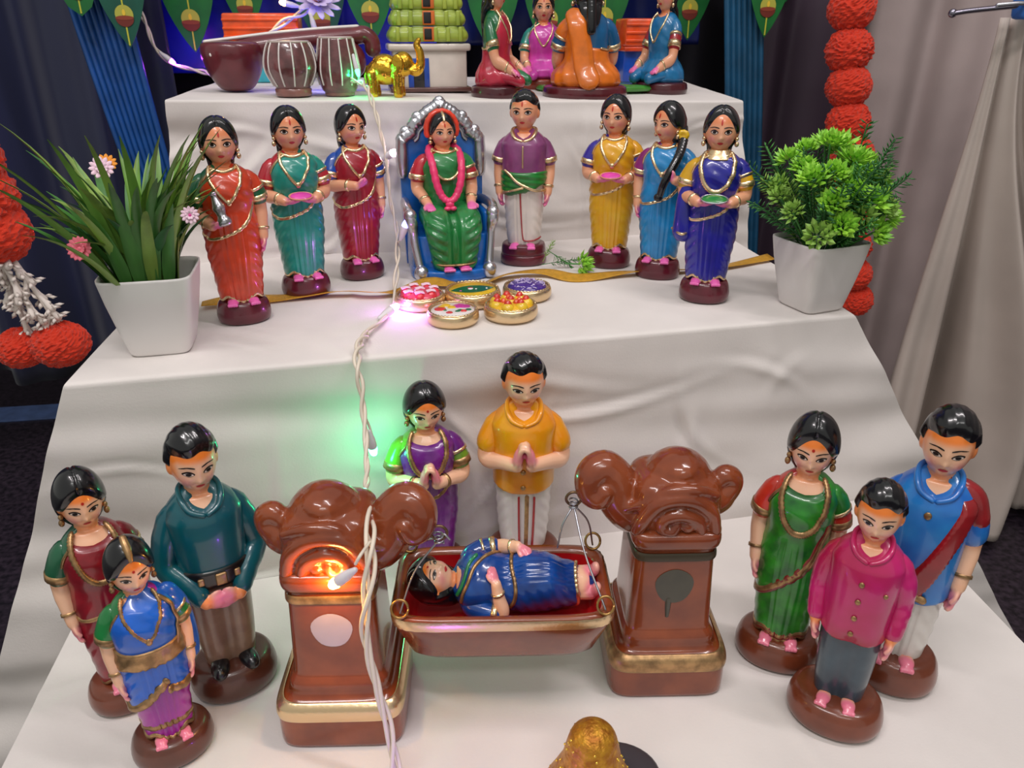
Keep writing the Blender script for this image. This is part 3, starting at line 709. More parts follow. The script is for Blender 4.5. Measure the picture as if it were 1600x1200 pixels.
d = saree_lady('girl_doll', 'girl doll in blue half saree and magenta skirt with gold waist belt', .211, (-.214, .500, -.25), 24, paint((198, 44, 176), (150, 28, 150), 18), paint((20, 122, 58)), paint((92, 48, 34)), L='down', Rr='down',
    skin=T1SKIN, W=.86, hi=.004, neckz=.728, pal=paint((20, 98, 206)), group=G1, necklace='v', face=FD, collar=False, baser=(.175, .15, .115), line=(.62, .9), head=(6, -8, 0), gold=DGOLD, pleat=1.1, back=.74, swag=False)
BL2 = paint((20, 98, 206))
zb = edge_fn([(-180, .63), (-110, .60), (-86, .635), (-62, .70), (-40, .752), (-24, .772), (0, .775), (60, .79), (110, .79), (135, .80), (160, .72), (180, .63)])
zl = edge_fn([(-180, .42), (-100, .30), (-60, .295), (-25, .33), (0, .385), (10, .40), (14, .36), (45, .345), (90, .36), (180, .42)])
d.layer('half_saree', BL2, .26, .80, lambda U, Z: np.minimum(np.minimum(lay(zb(U) + .006 - Z, .016), lay(edge_fn([(-180, .79), (0, .757), (180, .79)])(U) - Z, .016)), lay(Z - zl(U), .019, k=1.3)), 96, 70)
V, F = tube(cat([(.108, 0, .72), (.140, .01, .66), (.158, .03, .56), (.165, .04, .46), (.162, .04, .40)], 5), np.linspace(.052, .034, 21), 16, up=(0, 1, 0), fl=.7); d.o('hanging_pallu', V, F, BL2)
d.curve('half_saree_border', [(-95, .312), (-60, .308), (-25, .342), (0, .395), (8, .412)], DGOLD, .019, .018, fl=.4)
d.curve('half_saree_border', [(12, .375), (40, .358), (75, .362)], DGOLD, .019, .018, fl=.4)
d.curve('shoulder_border', [(46, .76), (56, .70), (60, .64), (58, .58), (50, .545)], DGOLD, .010, .022, fl=.6)
d.layer('waist_belt', DGOLD, .500, .572, lambda U, Z: .027 - .08 * np.abs(Z - .535), 84, 10)
V, F = tube(np.array([d.hx(p) for p in [(0, -.074, .082), (0, -.046, .114), (0, -.002, .131)]]), [.010, .017, .014], 10, fl=.8); d.o('hair_ornament', V, F, DGOLD)
d.curve('skirt_border', [(u, .192 + .006 * math.cos(math.radians(u * 3))) for u in range(-170, 171, 10)], DGOLD, .019, -.002, 4, fl=.45)
d = saree_lady('lady_doll', 'lady doll in green saree with red blouse standing right of the cradle', .258, (.338, .527, -.25), -30, sar((46, 150, 40), (14, 88, 34)), paint((208, 54, 36)), BROWN, L='down', Rr='down',
    skin=T1SKIN, W=.86, neckz=.728, group=G1, necklace='u', face=FD, collar=False, baser=(.17, .14, .115), line=(.60, .85), head=(0, -8, 0), gold=DGOLD, pleat=.6, back=.76, swag=False)
MAR2 = paint((128, 34, 34))
for off, m, r in ((.006, MAR2, .021), (.010, DGOLD, .013)):
    d.curve('pallu_border', [(-95, .30), (-70, .305), (-45, .325), (-20, .365), (5, .42), (25, .48), (42, .55), (56, .62)], m, r, off, fl=.45)
    d.curve('hem_band', [(u, .150 + .022 * math.exp(-((abs(u) - 36) / 20) ** 2) - .008 * math.cos(math.radians(u))) for u in range(-170, 171, 10)], m, r * .95, off - .003, 4, fl=.45)
d = man('man_doll', 'man doll in sky blue kurta with red shoulder sash at the far right', .278, (.431, .487, -.25), -38, paint((44, 142, 216), (20, 92, 184), 20), paint((226, 220, 214)), BROWN, W=.86, group=G1,
    hem=.36, groove=.012, face=FD, pleat=1.0, head=(0, -6, 0), line=(.55, .25), bangle=DGOLD, sleeve=.7)
button(d, -3, .685, DGOLD, .016, .013)
d.layer('shoulder_sash', paint((150, 22, 30)), .34, .80, lambda U, Z: lay(.17 - np.abs((U - 24) / 90. - (Z - .55) * 1.9 + .0) * .9 - .10 * (U < -60) , .024, -.014, k=.9) - .03 * (np.abs(U) > 120) - .04 * sm(Z, .72, .77), 110, 90)
d.curve('sash_band', [(-22, .41), (0, .395), (16, .385)], DGOLD, .014, .024, fl=.4)
V, F = tube(cat([(.075, .0, .735), (.112, 0, .715), (.135, 0, .66)], 5), [.047] * 11, 14, up=(0, 1, 0), fl=.9); d.o('sash_shoulder', V, F, paint((150, 22, 30)))
d = man('boy_doll', 'boy doll in magenta pink buttoned shirt and grey blue trousers', .239, (.355, .450, -.25), -36, paint((206, 36, 122), (170, 18, 60), 16), paint((62, 84, 98), (44, 60, 74), 30), BROWN, W=.86, group=G1,
    hem=.40, groove=.026, face=FD, long=True, head=(0, -6, 0), line=(.55, .25), baser=(.19, .165, .115), vneck=.74)
for z in (.66, .59, .52, .45): button(d, -2, z)
button(d, 34, .63, DGOLD, .016, .009)

# ------------------------------------------------------------------ throne with the seated bride
BLUEP = paint((14, 102, 194), rough=.25)
t = empty('throne', (.066, 1.040, 0), math.radians(5), 'blue throne with silver scrolled back and armrests on the middle step', 'throne'); t.scale = (.92, .95, 1.0)
out = [(-.058, .0), (-.060, .07), (-.061, .160), (-.057, .174), (-.045, .181), (-.041, .190), (-.030, .197), (-.019, .205), (-.009, .210), (0, .216)]
out = cat(np.array(out), 5); outl = np.vstack([out, (out * np.array([-1, 1]))[::-1][1:]])
V, F = plate(outl.tolist(), .016, c=(0, .040, 0)); obj('backrest', V, F, BLUEP, t, False)
P = np.stack([outl[:, 0] * .93, np.full(len(outl), .033), outl[:, 1] * .985 - .002], -1)[8:-8]
w = .0085 + .0014 * np.abs(np.sin(np.arange(len(P)) * 1.1)); V, F = tube(P, w, 10); fr = obj('silver_frame', V, F, SILVER, t)
P2 = P * np.array([.80, 1, .955]) + np.array([0, -.002, 0]); V, F = tube(P2[10:-10], .0028, 8); obj('inner_bead', V, F, SILVER, fr)
for x, z, r in ((0, .213, .0085), (-.032, .194, .009), (.032, .194, .009), (-.050, .176, .009), (.050, .176, .009)):
    V, F = ell((x, .032, z), (r, r * .7, r)); obj('crest_knob', V, F, SILVER, fr)
V, F = lathe(cat(np.array([(.052, 0), (.054, .004), (.053, .05), (.050, .056), (.03, .058)]), 3), 48, 1.08, .96, 4.5, (0, -.005, 0)); obj('seat', V, F, BLUEP, t)
V, F = lathe(cat(np.array([(.053, 0), (.056, .003), (.055, .011), (.050, .014), (.02, .015)]), 3), 48, 1.08, .80, 2.4, (0, -.034, 0)); obj('footstep', V, F, BLUEP, t)
for k in (-1, 1):
    P = cat(np.array([(.056, .035, .086), (.060, .0, .090), (.061, -.035, .089), (.059, -.052, .080), (.056, -.050, .066), (.054, -.052, .045), (.051, -.058, .025), (.049, -.064, .012)]) * np.array([k, 1, 1]), 5)
    V, F = tube(P, np.interp(np.linspace(0, 1, len(P)), [0, .4, .5, .6, 1], [.0065, .0075, .0085, .006, .0055]), 12); a = obj('armrest', V, F, SILVER, t)
    V, F = ell((k * .049, -.067, .0115), (.0105, .0105, .0110)); obj('armrest_ball', V, F, SILVER, a)
    V, F = ell((k * .059, -.048, .083), (.0095, .0115, .0095)); obj('armrest_scroll', V, F, SILVER, a)
    V, F = box((k * .052, .0, .045), (.010, .075, .075), .004); obj('side_panel', V, F, BLUEP, t)
SEATP = np.array([(.30, .10, .10, .09), (.36, .125, .11, .10), (.45, .125, .105, .09), (.50, .116, .10, .085)] + LADY[5:].tolist())
d = Doll('seated_lady_doll', 'bride doll in green saree and pink flower garland seated on the blue throne', .199, (.064, 1.044, .004), 7, SEATP, T2SKIN, .6, (4, 0, 0), W=1.2, hf=.84)
GRN = paint((34, 126, 62)); REDB = paint((176, 24, 44))
neck = edge_fn([(-180, .785), (-75, .778), (-40, .764), (0, .752), (40, .764), (75, .778), (180, .785)])
d.layer('blouse', REDB, .54, .80, lambda U, Z: lay(neck(U) - .002 - Z, .001, -.03, 2.0), 72, 40)
zb = edge_fn([(-180, .63), (-110, .60), (-86, .635), (-62, .70), (-40, .752), (-24, .772), (0, .775), (60, .79), (110, .79), (135, .80), (160, .72), (180, .63)])
d.layer('saree', GRN, .31, .80, lambda U, Z: np.minimum(lay(zb(U) - Z), lay(neck(U) - Z, .010, -.03, 2.0)), 84, 60)
mb = MB()
for k in (-1, 1):
    mb.addp(tube(cat([(k * .05, .02, .36), (k * .078, -.10, .365), (k * .082, -.20, .355), (k * .078, -.245, .29), (k * .066, -.245, .18), (k * .060, -.250, .085)], 6), np.interp(np.linspace(0, 1, 31), [0, .4, .6, 1], [.09, .082, .078, .064]), 18))
mb.addp(ell((0, -.16, .33), (.10, .10, .07))); mb.addp(ell((0, -.235, .20), (.085, .055, .13)))
V, F = mb.arr(); V, F = remesh(V, F, .0055, 3)
N = sm(-V[:, 1], .12, .2); u = V[:, 0]
V[:, 1] -= N * (.005 * np.cos(u * 190) * np.exp(-(u / .045) ** 4) + .006 * np.sin(2 * pi * (V[:, 2] * 15 - np.abs(u) * 9)) * sm(np.abs(u), .04, .07))
d.o('saree_skirt', V, F, GRN)
V, F = tube(cat([(-.12, -.24, .098), (-.09, -.30, .094), (-.03, -.312, .090), (0, -.305, .088), (.03, -.312, .090), (.09, -.30, .094), (.12, -.24, .098)], 5), .012, 8, fl=.6); d.o('hem_border', V, F, DGOLD)
d.curve('neck_band', [(u, float(neck(u)) + .004) for u in (-62, -40, -20, 0, 20, 40, 62)], GOLD, .009, .003)
d.curve('necklace', [(-62, .780), (-44, .748), (-34, .69), (-25, .640), (-11, .606), (0, .598), (11, .606), (25, .640), (34, .69), (44, .748), (62, .780)], GOLD, .010, .012, bead=1)
g = cat([(.02, .06, .79), (-.05, .04, .79), (-.082, -.03, .765), (-.080, -.115, .70), (-.070, -.150, .60), (-.050, -.165, .52), (-.022, -.180, .48), (.012, -.183, .48), (.042, -.170, .52), (.066, -.155, .60), (.078, -.118, .70), (.080, -.03, .765), (.05, .04, .79), (0, .06, .79)], 6)
PNK = paint((236, 52, 112), rough=.45)
V, F = tube(g, .0205 + .002 * np.sin(np.arange(len(g)) * 2.2), 12); ga = d.o('flower_garland', V, F, PNK)
mb = MB(); mb.addp(ell((-.006, -.192, .455), (.024, .016, .022))); mb.addp(ell((-.020, -.200, .430), (.020, .016, .016))); mb.addp(ell((.010, -.200, .430), (.020, .016, .016))); d.mbo('garland_tassel', mb, PNK, ga)
lp = ((.152, -.02, .53), (.118, -.160, .452), (-.12, -1, -.22), (0, -.3, -1))
d.head(); d.face(tilak=True, bindi=False); d.arms(lp, lp, .56, REDB, GOLD, GRN, GOLD)
for k in (-1, 1):
    for q in range(5): d.mb.addp(ell((k * .045 - .026 + q * .013, -.335, .064), (.0078, .016, .012), None, 8, 6))
    d.mb.addp(ell((k * .045, -.285, .068), (.034, .05, .022)))
    d.spots.append((np.array([k * .045, -.31, .07]), .08, 'pink', .95))
d.body(); d.hair('lady', back=.74, bw=.080); d.earrings()
a = np.linspace(-1.9, 1.9, 26); P = np.array([d.hx([math.sin(q) * .100, .010, .012 + math.cos(q) * .112]) for q in a])
V, F = tube(P, .0165 + .002 * np.sin(np.arange(26) * 2.5), 12); d.o('hair_garland', V, F, paint((232, 62, 34), rough=.5))
V, F = tube(np.array([d.hx(p) for p in [(0, -.066, .070), (0, -.045, .100), (0, -.01, .118)]]), [.008, .011, .009], 8); d.o('hair_ornament', V, F, GOLD)

# ------------------------------------------------------------------ pots and plants on the middle step
POTW = mat('white_plastic_pot', (232, 228, 226), rough=.38)
SOIL = mat('dark_green_foam', (28, 52, 30), rough=.95, var=.3, vscale=120, bump=.5, bscale=300)
def pot(name, label, loc, yaw, s=1.0, w=.82):
    t = empty(name, loc, math.radians(yaw), label, 'plant')
    pr = np.array([(w, 1.0)]) * np.array([(.0, 0), (.033, 0), (.036, .003), (.043, .030), (.0495, .058), (.0535, .080), (.0535, .0825), (.0515, .0825), (.0505, .078), (.047, .058), (.045, .050), (.0, .050)])
    V, F = lathe(pr * s, 64, 1, 1, 6.5, cap=False); obj('pot', V, F, POTW, t)
    V, F = lathe(np.array([(w, 1.0)]) * np.array([(.0, .056), (.03, .057), (.0465, .0545), (.0465, .05)]) * s, 40, 1, 1, 6.5, cap=False); obj('plant_foam', V, F, SOIL, t)
    return t
# grass blades
grass_c = [(122, 172, 72), (84, 146, 66), (152, 188, 84), (62, 124, 70)]
GR = [mat('grass_blade_%d' % k, c, rough=.42, c2=[v * .72 for v in c], vscale=40, stretch=(1, 1, .25)) for k, c in enumerate(grass_c)]
def blade(L, w, bend, m, seed):
    n = 13; q = np.linspace(0, 1, n); ang = bend * q ** 1.4
    dz = np.cos(ang) * L / (n - 1); dx = np.sin(ang) * L / (n - 1)
    x = np.concatenate([[0], np.cumsum(dx)[:-1]]); z = np.concatenate([[0], np.cumsum(dz)[:-1]])
    wd = w * np.minimum(1, (.35 + 2.2 * q)) * (1 - q ** 2.2) ** .8 + .0002
    fold = .35 * wd
    V = []
    for i in range(n):
        nx, nz = math.cos(ang[i]), -math.sin(ang[i])
        for s_, f in ((-1, fold[i]), (0, 0), (1, fold[i])):
            V.append((x[i] + nx * -f, s_ * wd[i], z[i] + nz * -f))
    V = np.array(V); th = np.array([.0006, 0, .0002])
    F = gridf(3, n, False).tolist(); k = len(V)
    V = np.vstack([V, V + th]); F += [[a + k for a in f[::-1]] for f in F]
    return mesh('leaf', V, F, m)
t = pot('potted_grass', 'white square pot with tall spiky green artificial grass and small flowers', (-.248, .790, 0), 4, 1.0)
BL = [blade(.165, .0060, .55, GR[0], 0), blade(.150, .0070, .9, GR[1], 1), blade(.180, .0055, .7, GR[2], 2), blade(.125, .0078, .6, GR[1], 3), blade(.11, .0085, 1.0, GR[3], 4), blade(.14, .0065, 1.2, GR[2], 5), blade(.10, .009, .45, GR[0], 6)]
r_ = random.Random(5)
for i in range(126):
    az = r_.uniform(0, 2 * pi); tilt = r_.uniform(.04, .62) * (1.0 if math.cos(az) < -.2 else .46)
    rad = r_.uniform(.0, .030)
    me = BL[i % 7]
    if tilt > .55: me = BL[r_.choice((0, 2, 4, 5))]
    M = Matrix.Translation((rad * math.cos(az) - .004, rad * math.sin(az), .055)) @ Matrix.Rotation(az, 4, 'Z') @ Matrix.Rotation(tilt, 4, 'Y') @ Matrix.Rotation(r_.uniform(-.5, .5), 4, 'Z') @ Matrix.Scale(r_.uniform(.8, 1.08), 4)
    inst('leaf', me, t, M)
def flower_mesh(n, L, w, cup, m):
    mb = MB()
    for k in range(n):
        a = 2 * pi * k / n; R = rot('Z', math.degrees(a)) @ rot('Y', -cup)
        V, F = ell((L * .55, 0, 0), (L * .5, w, .0009), None, 8, 6); mb.add(V @ R.T, F)
    V, F = mb.arr(); return mesh('petals', V, F, m)
PKW = mat('pale_pink_petals', (238, 206, 222), rough=.6); PKR = mat('rose_pink_petals', (226, 112, 130), rough=.6); ORG = mat('orange_petals', (232, 150, 40), rough=.6); MAG = mat('magenta_centre', (214, 70, 150), rough=.6)
def flower(parent, loc, tilt, m, cm, s=1.0, n=12):
    e = empty('flower', loc, 0, parent=parent); e.rotation_euler = tilt
    inst('petals', flower_mesh(n, .0135 * s, .0030 * s, 18, m), e); inst('petals', flower_mesh(n - 3, .009 * s, .0026 * s, 42, m), e)
    V, F = ell((0, 0, .001), (.0034 * s, .0034 * s, .003 * s), None, 10, 7); obj('flower_centre', V, F, cm, e)
flower(t, (-.014, -.036, .186), (math.radians(62), 0, .2), PKW, MAG, .8)
flower(t, (-.016, -.012, .186), (math.radians(50), .1, .1), ORG, mat('deep_orange_centre', (214, 96, 20), rough=.6), .75)
flower(t, (-.040, -.058, .120), (math.radians(66), -.4, 0), PKR, PKR, .85, 16)
flower(t, (.052, -.030, .140), (math.radians(70), .5, 0), PKW, MAG, .65)
# bushy plant
LG = mat('lime_green_leaf', (166, 222, 70), rough=.45, c2=(124, 190, 54), vscale=80); MG = mat('mid_green_leaf', (76, 146, 60), rough=.45, c2=(52, 116, 50), vscale=80); DG = mat('dark_green_leaf', (52, 112, 54), rough=.5)
YG = mat('yellow_green_leaf', (138, 180, 76), rough=.45)
def leaflet(c, d, L, w):
    d = np.array(d, float) / np.linalg.norm(d); s_ = np.cross(d, [.3, .2, 1.0]); s_ /= np.linalg.norm(s_) + 1e-9; n = np.cross(d, s_)
    c = np.array(c, float)
    V = np.array([c, c + d * L * .62 + s_ * w + n * w * .3, c + d * L, c + d * L * .62 - s_ * w + n * w * .3, c + d * L * .55 + n * w * .75, c + d * L * .55 - n * w * .5])
    return V, [[0, 1, 4], [1, 2, 4], [2, 3, 4], [3, 0, 4], [1, 0, 5], [2, 1, 5], [3, 2, 5], [0, 3, 5]]
def rosette(seed, n=44, L=.0135, stem=.075, m=LG):
    r = random.Random(seed); mb = MB(); mb.addp(tube(np.array([(0, 0, -stem), (0, 0, -stem * .5), (0, 0, 0)]), .0011, 6))
    mb2 = MB()
    for k in range(n):
        a = k * 2.4; el = math.acos(1 - (k + .5) / n * 1.05); dd = (math.sin(el) * math.cos(a), math.sin(el) * math.sin(a), math.cos(el))
        mb2.addp(leaflet(np.array(dd) * .005, np.array(dd) + np.array([r.uniform(-.2, .2), r.uniform(-.2, .2), .25]), L * r.uniform(.8, 1.15), .0031))
    A, B = mb.arr(); C, D = mb2.arr(); k = len(A)
    me = bpy.data.meshes.new('sprig'); me.from_pydata(np.vstack([A, C]).tolist(), [], B + [[q + k for q in f] for f in D])
    me.materials.append(MG); me.materials.append(m)
    mi = np.zeros(len(me.polygons), dtype=np.int32); mi[len(B):] = 1; me.polygons.foreach_set('material_index', mi); me.update(); return me
def spray(seed, m, L=.075):
    r = random.Random(seed); mb = MB(); P = cat(np.array([(0, 0, 0), (.004, 0, L * .5), (.010, 0, L)]), 8); mb.addp(tube(P, .0009, 5))
    for i in range(4, len(P)):
        for s_ in (-1, 1, 0):
            w = .5 + .5 * math.sin(pi * i / len(P)); mb.addp(leaflet(P[i], (r.uniform(-.5, .5) + (.8 if s_ == 0 else 0), s_ * 1.0, .55), .011 * w + .004, .0013))
    V, F = mb.arr(); return mesh('sprig', V, F, m)
t = pot('potted_bush', 'white square pot with bushy bright green artificial shrub at the right', (.482, .812, 0), 14, .98, .80)
RO = [rosette(1), rosette(2, 30, .017), rosette(3, 46, .013), rosette(4, 26, .013, .06, YG)]; SP = [spray(5, MG), spray(6, DG, .085), spray(7, DG, .07), spray(8, YG, .06)]
r_ = random.Random(11)
tips = [(-.005, .0, .196), (.022, .01, .190), (-.045, -.02, .163), (-.018, -.025, .168), (.052, -.005, .172), (.058, -.02, .150), (-.062, -.015, .128), (.028, -.045, .138), (.058, -.04, .120), (.010, -.05, .126), (-.01, .03, .185), (.045, .03, .18), (-.055, .02, .15), (.0, -.04, .150), (.068, .01, .135), (-.035, .03, .175), (.040, -.045, .105), (-.050, -.045, .108), (-.03, -.04, .14), (.015, -.02, .178), (-.04, .0, .172), (.035, -.02, .165), (-.02, -.05, .118), (.05, .02, .16), (-.06, .01, .14), (.02, .03, .19), (.0, -.03, .16), (.045, -.05, .13)]
for i, p in enumerate(tips):
    b = Vector((p[0] * .15, p[1] * .15, .06)); tp = Vector((p[0] * .88 - .006, p[1], p[2] - .010)); q = (tp - b).normalized().to_track_quat('Z', 'Y')
    inst('sprig', RO[(0, 1, 0, 2, 0, 1, 3, 1, 1, 3, 2, 0, 3, 0, 2, 1, 0, 3)[i % 18]], t, Matrix.Translation(tp) @ q.to_matrix().to_4x4() @ Matrix.Rotation(i * 1.3, 4, 'Z') @ Matrix.Scale(1.05 * r_.uniform(.85, 1.1), 4))
for i in range(72):
    a = r_.uniform(0, 2 * pi); ti = r_.uniform(.1, .92); h0 = r_.uniform(.0, .055)
    M = Matrix.Translation((.012 * math.cos(a) + h0 * .35 * math.cos(a), .012 * math.sin(a) + h0 * .35 * math.sin(a), .058 + h0)) @ Matrix.Rotation(a, 4, 'Z') @ Matrix.Rotation(ti, 4, 'Y') @ Matrix.Rotation(r_.uniform(0, 6), 4, 'Z') @ Matrix.Scale(r_.uniform(.8, 1.15), 4)
    inst('sprig', SP[i % 4], t, M)
# fallen sprig
t = empty('fallen_sprig', (.222, .997, .004), 0, 'small fallen green leaf sprig lying on the gold ribbon', 'sprig')
inst('sprig', SP[0], t, Matrix.Translation((-.022, .012, .022)) @ Matrix.Rotation(2.05, 4, 'Y') @ Matrix.Scale(.62, 4)); inst('sprig', SP[1], t, Matrix.Translation((-.030, .010, .003)) @ Matrix.Rotation(1.35, 4, 'Y') @ Matrix.Scale(.6, 4))
inst('sprig', rosette(9, 34, .017, .02), t, Matrix.Translation((.018, -.012, .008)) @ Matrix.Rotation(-.5, 4, 'Z') @ Matrix.Rotation(1.5, 4, 'Y') @ Matrix.Scale(1.0, 4))
inst('sprig', SP[3], t, Matrix.Translation((-.028, .014, .006)) @ Matrix.Rotation(.3, 4, 'Y') @ Matrix.Scale(.5, 4))
# gold ribbon
rb = np.array([(-.235, .908), (-.197, .913), (-.153, .921), (-.085, .931), (-.034, .918), (-.003, .926), (.033, .955), (.058, .941), (.095, .938), (.137, .972), (.189, .974), (.226, .950), (.281, .956), (.334, .958), (.419, .967), (.524, 1.004)])
P = cat(rb, 10); T = np.gradient(P, axis=0); T /= np.linalg.norm(T, axis=1)[:, None]; Nn = np.stack([-T[:, 1], T[:, 0]], -1); nP = len(P)
zz = .0036 + .0016 * (1 + np.sin(np.arange(nP) * .21)) ; tw = .0032 * np.sin(np.arange(nP) * .13)
V = []
for k, s_ in enumerate((-1, -.5, 0, .5, 1)):
    V.append(np.concatenate([P + Nn * s_ * .0085, (zz + s_ * tw)[:, None]], 1))
V = np.stack(V, 1).reshape(-1, 3)
RIB = mat('gold_ribbed_ribbon', (226, 170, 56), rough=.36, metal=.2, var=.06, vscale=160)
nt = RIB.node_tree; wv = nt.nodes.new('ShaderNodeTexWave'); wv.inputs['Scale'].default_value = 260; bpn = nt.nodes.new('ShaderNodeBump'); bpn.inputs['Strength'].default_value = .6; bpn.inputs['Distance'].default_value = .001
tc = nt.nodes.new('ShaderNodeTexCoord'); nt.links.new(tc.outputs['Object'], wv.inputs[0]); nt.links.new(wv.outputs['Fac'], bpn.inputs['Height']); nt.links.new(bpn.outputs[0], nt.nodes['Principled BSDF'].inputs['Normal'])
o = obj('gold_ribbon', V, gridf(5, nP, False), RIB); o.modifiers.new('t', 'SOLIDIFY').thickness = .0006; tag(o, 'thin gold ribbed ribbon snaking across the middle step', 'ribbon')
# painted discs
def disc(label, loc, R, yaw, kind):
    t = empty('painted_disc', loc, math.radians(yaw), label, 'disc', 'small gold rimmed discs in front of the throne')
    V, F = lathe(cat(np.array([(.93, 0), (1.0, .12), (1.0, .30), (.96, .42), (.88, .46), (.82, .42), (.3, .40), (.01, .40)]) * R, 3), 48); obj('disc_body', V, F, GOLD, t)
    a = np.linspace(0, 2 * pi, 121); P = np.stack([np.cos(a) * R * .90, np.sin(a) * R * .90, np.full(121, R * .455)], -1); P[:, 2] += R * .02 * np.sin(a * 40)
    V, F = tube(P[:-1], R * .045, 6, False); obj('rope_rim', V, F, GOLD, t)
    def blobs(name, pts, m, r, h=.6):
        mb = MB()
        for x, y, q in pts: mb.addp(ell((x * R, y * R, R * .44), (r * q * R, r * q * R, r * h * R), None, 10, 7))
        mb.obj(name, m, t)
    def flat(m, k=.84, z=.425): V, F = lathe(np.array([(k * R, z * R - .0005), (k * R * .97, z * R + .0005), (.01, z * R + .0008)]), 40); return obj('painted_top', V, F, m, t)
    r = random.Random(kind + 3)
    ring = [(math.cos(k * 2 * pi / 7) * .56, math.sin(k * 2 * pi / 7) * .56, 1) for k in range(7)] + [(0, 0, 1.1)]
    if kind == 0:
        V, F = ell((0, 0, .40 * R), (.80 * R, .80 * R, .28 * R), None, 32, 14); obj('painted_top', V, F, paint((226, 66, 98)), t)
        blobs('red_petals', [(x, y, 1) for x, y, _ in ring], paint((232, 48, 66)), .24, 1.0)
        mb = MB()
        for x, y, _ in ring:
            for k in range(3): mb.addp(tube(np.array([(x - .16, y - .1 + .1 * k, .67), (x + .02, y - .06 + .08 * k, .70), (x + .16, y - .1 + .12 * k, .67)]) * R, .030 * R, 5))
        mb.obj('white_strokes', paint((244, 206, 226)), t)
    elif kind == 1:
        flat(paint((226, 184, 24))); q = np.linspace(-1, 1, 15); lf = [(x * .78 * R, .40 * (1 - x * x) * R) for x in q] + [(x * .78 * R, -.40 * (1 - x * x) * R) for x in q[::-1][1:-1]]
        V, F = plate(lf, .0012); V = V[:, [0, 2, 1]] + np.array([0, 0, .437 * R]); obj('painted_leaf', V, F, paint((14, 96, 66)), t, False)
        blobs('red_dots', [(-.05, .12, 1)], paint((160, 30, 44)), .11, .4); blobs('white_dots', [(-.06, .04, 1.2), (.12, -.04, .5), (.5, -.06, .5)], paint((240, 236, 236)), .09, .4); blobs('pink_dots', [(-.45, -.1, 1)], paint((230, 90, 190)), .06, .4)
    elif kind == 2:
        V, F = ell((0, 0, .40 * R), (.80 * R, .80 * R, .26 * R), None, 32, 14); obj('painted_top', V, F, paint((76, 42, 150), (52, 28, 120), 300), t)
        mb = MB()
        for k in range(70):
            a, q = r.uniform(0, 2 * pi), math.sqrt(r.random()) * .72; c = np.array([math.cos(a) * q, math.sin(a) * q, .40 + .27 * math.sqrt(1 - (q / .8) ** 2)]); dd = np.array([r.uniform(-1, 1), r.uniform(-1, 1), 0]) * .07
            mb.addp(tube(np.array([c - dd, c + np.array([0, 0, .01]), c + dd]) * R, .022 * R, 5))
        mb.obj('white_strokes', paint((206, 190, 232)), t)
    elif kind == 3:
        flat(paint((236, 228, 226)))
        for nm, c, pts, rr in (('magenta_patch', (196, 40, 150), [(.25, .42, 1.25), (.45, .38, 1)], .22), ('yellow_patch', (236, 190, 40), [(-.30, .48, 1), (-.05, .25, .9), (-.45, .3, .7)], .20), ('red_patch', (222, 50, 50), [(-.48, .05, 1.2), (-.1, -.35, .7), (.42, -.15, .7)], .20), ('green_patch', (16, 110, 70), [(.30, -.10, .9), (.60, 0, .8), (.2, -.2, .7), (-.28, -.1, .5)], .16)):
            blobs(nm, pts, paint(c), rr, .25)
    else:
        V, F = ell((0, 0, .40 * R), (.82 * R, .82 * R, .20 * R), None, 32, 14); obj('painted_top', V, F, paint((232, 180, 24)), t)
        blobs('yellow_petals', [(x * 1.05, y * 1.05, 1.15) for x, y, _ in ring], paint((236, 196, 40)), .22, 1.1)
        blobs('red_petals', [(x * 1.0, y * 1.0 + .02, 1) for x, y, _ in ring], paint((214, 48, 30)), .18, 1.9); blobs('orange_petals', [(x * .55, y * .55, 1) for x, y, _ in ring[:7:2]], paint((230, 84, 30)), .15, 1.9)
disc('gold rimmed disc with pink and red petals and white strokes', (.021, .880, .001), .0300, 10, 0)
disc('gold rimmed disc painted with a green leaf on yellow', (.084, .884, .001), .0340, 8, 1)
disc('gold rimmed disc with a violet dome and white scribbles', (.152, .893, .001), .0300, 0, 2)
disc('gold rimmed disc painted white with magenta, yellow and green spots', (.055, .819, .001), .0295, -8, 3)
disc('gold rimmed disc with red and orange petals on yellow', (.122, .826, .001), .0310, -6, 4)

